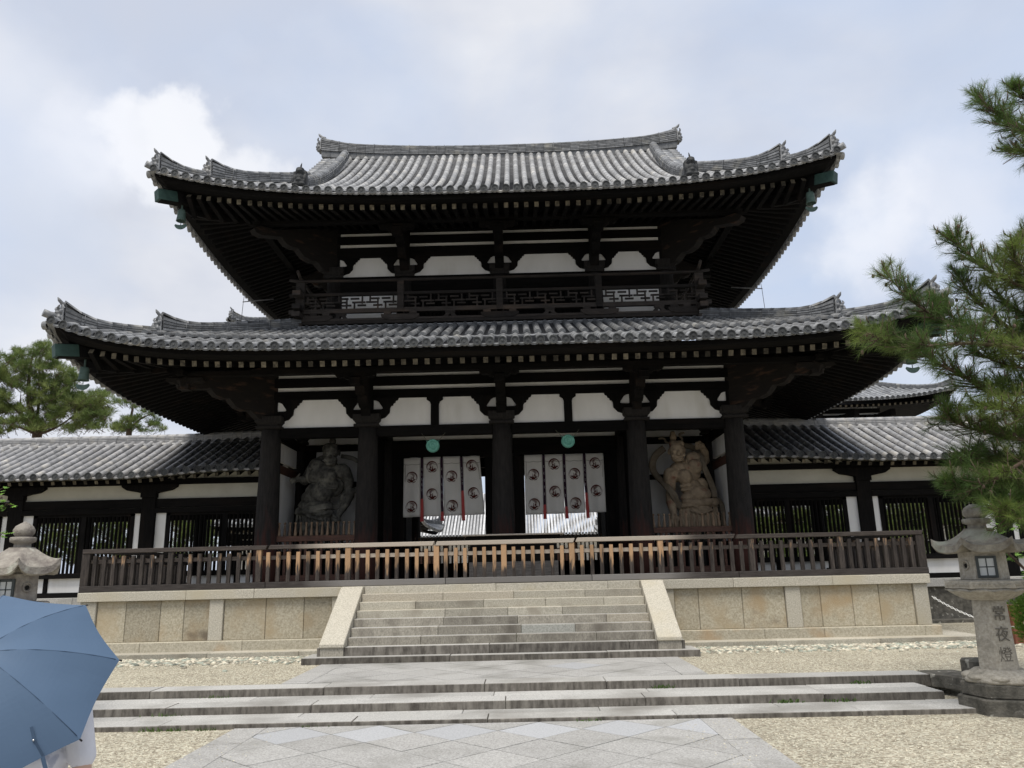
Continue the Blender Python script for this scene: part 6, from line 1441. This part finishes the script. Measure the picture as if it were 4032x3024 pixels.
sh2 = V3(.19, .0, 1.22); el2 = V3(.25, -.02, .95); wr = V3(.24, .08, .74); limb(body, [(sh2, .052), (el2, .041), (wr, .027)])
def hand(mb, w_, d, side):
    """palm and five bent fingers; d: direction of the fingers, side: direction across the palm"""
    d = Vector(d).normalized(); side = Vector(side).normalized(); n = d.cross(side)
    limb(mb, [(w_, .024), (w_+d*.07, .028)])
    for k, L in enumerate((.062, .072, .068, .052)):
        b = w_+d*.085+side*(-.027+.018*k); limb(mb, [(b, .0088), (b+d*L*.4+n*.012, .008), (b+d*L*.6+n*.032, .0075), (b+d*L*.5+n*.05, .0068)], 8)
    b = w_+d*.03-side*.03; limb(mb, [(b, .011), (b-side*.02+d*.025+n*.015, .0095), (b-side*.015+d*.045+n*.032, .008)], 8)
hand(body, wr, (0, .2, -1), (0, 1, .2)); 
hand(body, HAND+Vector((.02, -.04, -.02)), Vector((-.1, .9, .45)), AX)
pt = thing('person', (HX, HY, ZL), 'person in a white patterned shirt mostly hidden under the blue umbrella', 'person')
body.build('body', 'skin', pt, remesh=.0075, smooth=2)
cl = MB()
for z, rx, ry in ((1.25, .185, .10), (1.15, .185, .12), (1.02, .17, .122), (.92, .175, .125), (.82, .185, .13), (.76, .19, .13)): cl.ball(V3(0, 0, z), (rx, ry, .10), 18)
limb(cl, [(V3(-.185, 0, 1.225), .068), (V3(-.25, .05, 1.05), .062)]); limb(cl, [(V3(.185, 0, 1.225), .068), (V3(.235, -.01, 1.03), .062)]); cl.ball(V3(.0, -.02, 1.3), (.09, .07, .05), 12)
cl.build('shirt', 'shirt', pt, remesh=.011, smooth=3)
tr = MB()
for s in (-1, 1): limb(tr, [(V3(s*.085, 0, .82), .112), (V3(s*.09, .015, .45), .08), (V3(s*.09, -.005, .13), .068)])
tr.ball(V3(0, 0, .82), (.175, .125, .12), 16); tr.build('trousers', 'trouser', pt, remesh=.012, smooth=2)
hr = MB(); hr.ball(V3(0, .01, 1.50), (.092, .108, .105), 18); hr.ball(V3(0, -.04, 1.44), (.08, .07, .10), 14); hr.build('hair', 'hair', pt)
sl = MB()
for s in (-1, 1): sl.ball(V3(s*.09, .045, .03), (.05, .135, .035), 12)
sl.build('shoes', 'black', pt)

# ================================================================== pines
def needle_shoot(g, p, d, L, n, length, wid, m=0):
    """a shoot: short twig with needles spreading forward all round it"""
    d = Vector(d).normalized(); x = d.orthogonal().normalized(); y = d.cross(x)
    tt = rng.random()
    for i in range(n):
        u = rng.random(); a = rng.uniform(0, 2*PI); sp = rng.uniform(.45, 1.15)*(1-.35*u)
        b = p+d*(L*u); q = (d*math.cos(sp)+(x*math.cos(a)+y*math.sin(a))*math.sin(sp)).normalized(); l = length*rng.uniform(.75, 1.1)
        w_ = q.cross(Vector((rng.uniform(-1, 1), rng.uniform(-1, 1), rng.uniform(-1, 1)))).normalized()*wid*.5; e = b+q*l+Vector((0, 0, -.08*l))
        g.add([b-w_, b+w_, e+w_*.3, e-w_*.3], [(0, 1, 2, 3)], m, min(1, max(0, tt*.6+rng.uniform(0, .4))))
def smooth_path(P, k=5):
    Q = []
    for i in range(len(P)-1):
        p0, p1, p2, p3 = P[max(i-1, 0)], P[i], P[i+1], P[min(i+2, len(P)-1)]
        for j in range(k): u = j/k; Q.append(.5*((2*p1)+(p2-p0)*u+(2*p0-5*p1+4*p2-p3)*u*u+(3*p1-p0-3*p2+p3)*u**3))
    Q.append(P[-1]); return Q
def near_pine():
    t = thing('pine_tree', (9.3, -10.2, ZU), 'near pine with long needles and cones reaching in from the right edge', 'tree')
    wood = MB(); fol = MB(); cones = []
    trunk = [Vector((9.35, -10.3, ZU)), Vector((9.2, -10.2, .3)), Vector((9.4, -10.0, 1.9)), Vector((9.1, -10.1, 3.4)), Vector((9.3, -10.0, 5.2)), Vector((9.2, -10, 7.2)), Vector((9.4, -9.9, 8.6))]
    wood.tube(smooth_path(trunk), [.17-.0045*i for i in range(31)], 12)
    BR = [([(2290, 800), (2120, 720), (2030, 690), (1960, 640), (1912, 588)], -10.2), ([(2300, 770), (2120, 742), (2000, 748), (1930, 742), (1866, 716)], -10.5), ([(2290, 640), (2150, 592), (2085, 545), (2056, 512)], -10.0), ([(2290, 640), (2205, 575), (2190, 535)], -10.3),
          ([(2290, 850), (2150, 850), (2080, 812), (2010, 775), (1960, 745)], -9.9), ([(2290, 960), (2150, 938), (2070, 915), (2045, 888)], -10.1), ([(2290, 980), (2150, 1035), (2095, 1055), (2044, 1042)], -10.3), ([(2290, 1080), (2200, 1085), (2140, 1075)], -10.1),
          ([(2290, 780), (2170, 700), (2100, 640), (2070, 590)], -9.8), ([(2290, 900), (2180, 885), (2110, 872)], -10.5), ([(2290, 700), (2190, 665), (2130, 612)], -9.7), ([(2290, 800), (2180, 790), (2110, 760)], -10.0), ([(2290, 1000), (2190, 990), (2110, 985), (2070, 990)], -9.7), ([(2290, 1120), (2200, 1120), (2165, 1100)], -10.5), ([(2290, 740), (2220, 720), (2160, 740), (2080, 700), (2020, 650)], -9.6), ([(2290, 820), (2200, 830), (2130, 835)], -9.5), ([(2290, 620), (2220, 620), (2150, 560)], -9.6), ([(2290, 930), (2210, 940), (2140, 910)], -9.6), ([(2290, 1040), (2220, 1050), (2150, 1010)], -9.4), ([(2290, 600), (2230, 540), (2215, 510)], -9.9),
          ([(2300, 300), (2180, 262), (2140, 235), (2108, 208)], -10.0), ([(2300, 340), (2230, 330), (2185, 322)], -10.3), ([(2300, 240), (2215, 215), (2194, 190)], -9.8), ([(2300, 290), (2210, 285), (2160, 262)], -10.2)]
    for pts, Y in BR:
        P = [at(x, y, Y+rng.uniform(-.06, .06)+.12*i*rng.choice((-1, 1))*(i > 0)*.6) for i, (x, y) in enumerate(pts)]; z = P[0].z
        P = [Vector((9.25, -10.1, z-.25))]+P; Q = smooth_path(P, 7); n = len(Q)
        wood.tube(Q, [max(.006, .030*(1-i/n)+.005) for i in range(n)], 6)
        for i in range(5, n):
            d = (Q[min(i+1, n-1)]-Q[i-1]).normalized()
            for r_ in range(6 if i < n-3 else 3):
                v = Vector((rng.uniform(-1, 1), rng.uniform(-1, 1), rng.uniform(-.4, 1))).normalized(); dd = (d*.6+v*.75).normalized(); L = rng.uniform(.06, .34)*(1 if i < n-3 else .45)
                a = Q[i]+Vector((rng.uniform(-.02, .02),)*3); b = a+dd*L; wood.tube([a, (a+b)/2+Vector((0, 0, -.01)), b], [.007, .006, .005], 5)
                if pts[0][1] < 500 and rng.random() < .25: continue
                needle_shoot(fol, a+dd*L*.35, dd, L*.6+.05, 58, .125, .0034)
                if rng.random() < .05 and len(cones) < 70: cones.append(b+Vector((0, 0, -.02)))
                if rng.random() < .22: wood.tube([b, b+(dd+Vector((0, 0, .5))).normalized()*.05, b+(dd*.6+Vector((0, 0, 1))).normalized()*.10], [.009, .008, .003], 6, 0, .9)
        e = (Q[-1]-Q[-3]).normalized(); needle_shoot(fol, Q[-1]-e*.05, e, .12, 90, .115, .0030)
    wood.build('trunk', 'bark', t); fol.build('crown', 'needle', t)
    for p in cones: q = MB(); q.lathe(tuple(p), [(.004, -.03), (.016, -.024), (.022, -.008), (.018, .012), (.008, .024)], 8); q.build('cone', 'bark', t)
near_pine()
def far_pine(name, label, outline, Y, depth, trunk, limbs, count, nl, grp=None, mm='needle_far', gaps=()):
    base = at(*trunk[0], Y); t = thing(name, (base.x, Y, ZC), label, 'tree', grp); wood = MB(); fol = MB()
    tp = [Vector((base.x, Y, ZC))]+[at(x, y, Y) for x, y in trunk]; Q = smooth_path(tp, 4); sc_ = (tp[-1]-tp[0]).length
    wood.tube(Q, [max(.02, .26*(1-i/len(Q))+.02)*sc_/12 for i in range(len(Q))], 10)
    for l in limbs:
        P = smooth_path([at(x, y, Y+rng.uniform(-.8, .8)*(i > 0)) for i, (x, y) in enumerate(l)], 4); wood.tube(P, [max(.012, .10*(1-i/len(P))) for i in range(len(P))], 6)
    xs = [p[0] for p in outline]; ys = [p[1] for p in outline]
    def inside(x, y, poly):
        c = False
        for i in range(len(poly)):
            (x1, y1), (x2, y2) = poly[i-1], poly[i]
            if (y1 > y) != (y2 > y) and x < (x2-x1)*(y-y1)/(y2-y1)+x1: c = not c
        return c
    k = 0; tries = 0
    while k < count and tries < count*20:
        tries += 1; x, y = rng.uniform(min(xs), max(xs)), rng.uniform(min(ys), max(ys))
        if not inside(x, y, outline) or any(inside(x, y, q) for q in gaps): continue
        nz = noise.noise(Vector((x*.05, y*.075, 3.1)))+.6*noise.noise(Vector((x*.018, y*.03, 7.1)))
        if nz < -.10: continue
        p = at(x, y, Y+rng.uniform(-depth, depth)*.6); cl = Vector((rng.gauss(0, 1), rng.gauss(0, 1), rng.gauss(0, .4)))*nl*.9
        a = p; d0 = Vector((rng.uniform(-1, 1), rng.uniform(-1, 1), .2)).normalized()
        wood.tube([a-d0*nl*1.3-Vector((0, 0, nl*.5)), a], [.012, .006], 4)
        for q in range(3):
            d = (d0+Vector((rng.uniform(-.8, .8), rng.uniform(-.8, .8), rng.uniform(.2, 1.2)))).normalized(); needle_shoot(fol, a+Vector((rng.uniform(-1, 1), rng.uniform(-1, 1), rng.uniform(-.4, .4)))*nl*.7, d, nl*.9, 16, nl, nl*.075)
        k += 1
    wood.build('trunk', 'bark', t); fol.build('crown', mm, t)
    return t
c1 = lambda x, y: ((x/2.553)/1.8228, (1350+y/2.553)/1.8228)
far_pine('pine_tree', 'broad sunlit pine standing behind the left corridor', [c1(*p) for p in ((-300, 100), (0, 130), (60, 170), (190, 70), (240, 150), (330, 60), (480, 0), (550, 60), (560, 180), (640, 260), (790, 280), (740, 520), (830, 540), (1010, 500), (1170, 540), (1190, 650), (1060, 780), (1040, 850), (900, 890), (760, 900), (740, 905), (640, 900), (540, 850), (450, 900), (300, 890), (260, 820), (160, 880), (60, 925), (-300, 940))], 21, 3, [c1(370, 960), c1(360, 850), c1(300, 640), c1(290, 400), c1(330, 100)],
         [[c1(370, 920), c1(200, 850), c1(20, 800)], [c1(370, 920), c1(500, 880), (c1(650, 800)), c1(850, 640)], [c1(360, 860), c1(390, 600), c1(400, 250), c1(440, 60)], [c1(340, 900), c1(220, 700), c1(210, 500)], [c1(380, 900), c1(560, 760), c1(620, 600)], [c1(320, 820), c1(100, 620), c1(-50, 500)]], 1700, .27)
far_pine('pine_tree', 'small thin pine between the big left pine and the gate eave', [c1(*p) for p in ((1230, 540), (1290, 570), (1380, 600), (1480, 650), (1570, 700), (1600, 830), (1660, 860), (1640, 900), (1090, 900), (1130, 750), (1200, 700))], 27, 1.5, [c1(1290, 980), c1(1310, 800), c1(1340, 620)], [[c1(1300, 870), c1(1420, 760), c1(1520, 720)], [c1(1300, 880), c1(1200, 800)]], 230, .22)
# trees and shrubs inside the court, seen through the barred windows
for nm, lab, x0, x1, y0, y1, Y, cnt in (('garden_tree', 'garden pine in the court seen through the left corridor bars', 60, 300, 1080, 1225, 14, 520), ('garden_tree', 'leafy tree in the court seen through the first right window', 1625, 1830, 1070, 1215, 15, 420), ('garden_tree', 'small tree in the court seen through bars beside the left column', 375, 450, 1085, 1215, 16, 170), ('garden_tree', 'dark garden tree in the court seen through the second right window', 1880, 2110, 1090, 1215, 14, 420), ('garden_tree', 'garden tree in the court behind the leftmost corridor window', -150, 60, 1080, 1225, 15, 420)):
    far_pine(nm, lab, [(x0, y0-60), (x1, y0-60), (x1+10, y1), (x0-10, y1)], Y, 1.5, [((x0+x1)/2, y1+20), ((x0+x1)/2, y0)], [], cnt*2, .22, 'trees in the court')
g = MB()
for s, x0, x1 in ((-1, -30, -8.5), (1, 9, 30)):
    pass
# maple twigs at the left edge and bright shrubs at the right edge
def leafy(name, label, cat, pts, n, size, mm, root, spread):
    P = [at(*p) for p in pts]; t = thing(name, root, label, cat); g = MB(); w = MB()
    w.tube(smooth_path([Vector(root)]+P[:1], 4), .02, 6)
    for p in P:
        for k in range(n):
            c = p+Vector((rng.gauss(0, spread), rng.gauss(0, spread), rng.gauss(0, spread*.6))); a = rng.uniform(0, 2*PI); tilt = rng.uniform(-.5, .5); w.tube([p, c], [.004, .0015], 4)
            u = Vector((math.cos(a), math.sin(a), tilt)).normalized(); v = u.cross(Vector((rng.uniform(-.4, .4), rng.uniform(-.9, -.1), 1))).normalized()
            for q in range(5):      # five pointed lobes
                b = (q-2)*.62; d = u*math.cos(b)+v*math.sin(b); e = Vector((d.y, -d.x, 0)); L = size*(1-.16*abs(q-2)); sx = (u*math.cos(b+.5)+v*math.sin(b+.5)); sy = (u*math.cos(b-.5)+v*math.sin(b-.5))
                g.add([c, c+sx*L*.35, c+d*L, c+sy*L*.35], [(0, 1, 2, 3)], 0, None)
    w.build('twigs', 'bark', t); g.build('leaves', mm, t)
leafy('maple_tree', 'bright green maple leaves poking in at the left edge', 'tree', [(-8, 1062, -12), (5, 1075, -12.1), (14, 1088, -12), (-25, 1050, -12), (4, 1096, -11.9), (-6, 1160, -12), (5, 1152, -12), (-30, 1150, -12)], 5, .055, 'leaf', (-7.6, -12, ZL), .035)
leafy('maple_tree', 'fresh green maple leaves behind the hat of the right lantern', 'tree', [(2170, 1187, -7.6), (2195, 1183, -7.6), (2215, 1190, -7.6), (2190, 1205, -7.5), (2215, 1235, -7.5), (2195, 1262, -7.5), (2215, 1270, -7.5), (2235, 1215, -7.5), (2240, 1250, -7.4), (2140, 1128, -7.6), (2160, 1140, -7.5), (2200, 1140, -7.4)], 7, .09, 'leaf', (9.4, -7.3, ZU), .09)
def shrub(label, c, r, n):
    t = thing('conifer_shrub', (c[0], c[1], ZU), label, 'shrub'); g = MB(); w = MB(); w.tube([(c[0], c[1], ZU), (c[0], c[1], c[2])], .03, 6)
    for k in range(n):
        v = Vector((rng.gauss(0, 1), rng.gauss(0, 1), rng.gauss(0, 1))).normalized()*rng.uniform(.55, 1); p = Vector((c[0]+v.x*r[0], c[1]+v.y*r[0], c[2]+v.z*r[1])); d = (Vector((v.x, v.y, v.z*.6))+Vector((0, 0, .7))).normalized()
        needle_shoot(g, p, d, .10, 14, .06, .012)
    w.build('stem', 'bark', t); g.build('foliage', 'cypress', t)
p = at(2250, 1335, -8.6); shrub('yellow-green conifer shrub at the right edge beside the lantern shaft', (p.x, p.y, p.z), (.33, .42), 420)
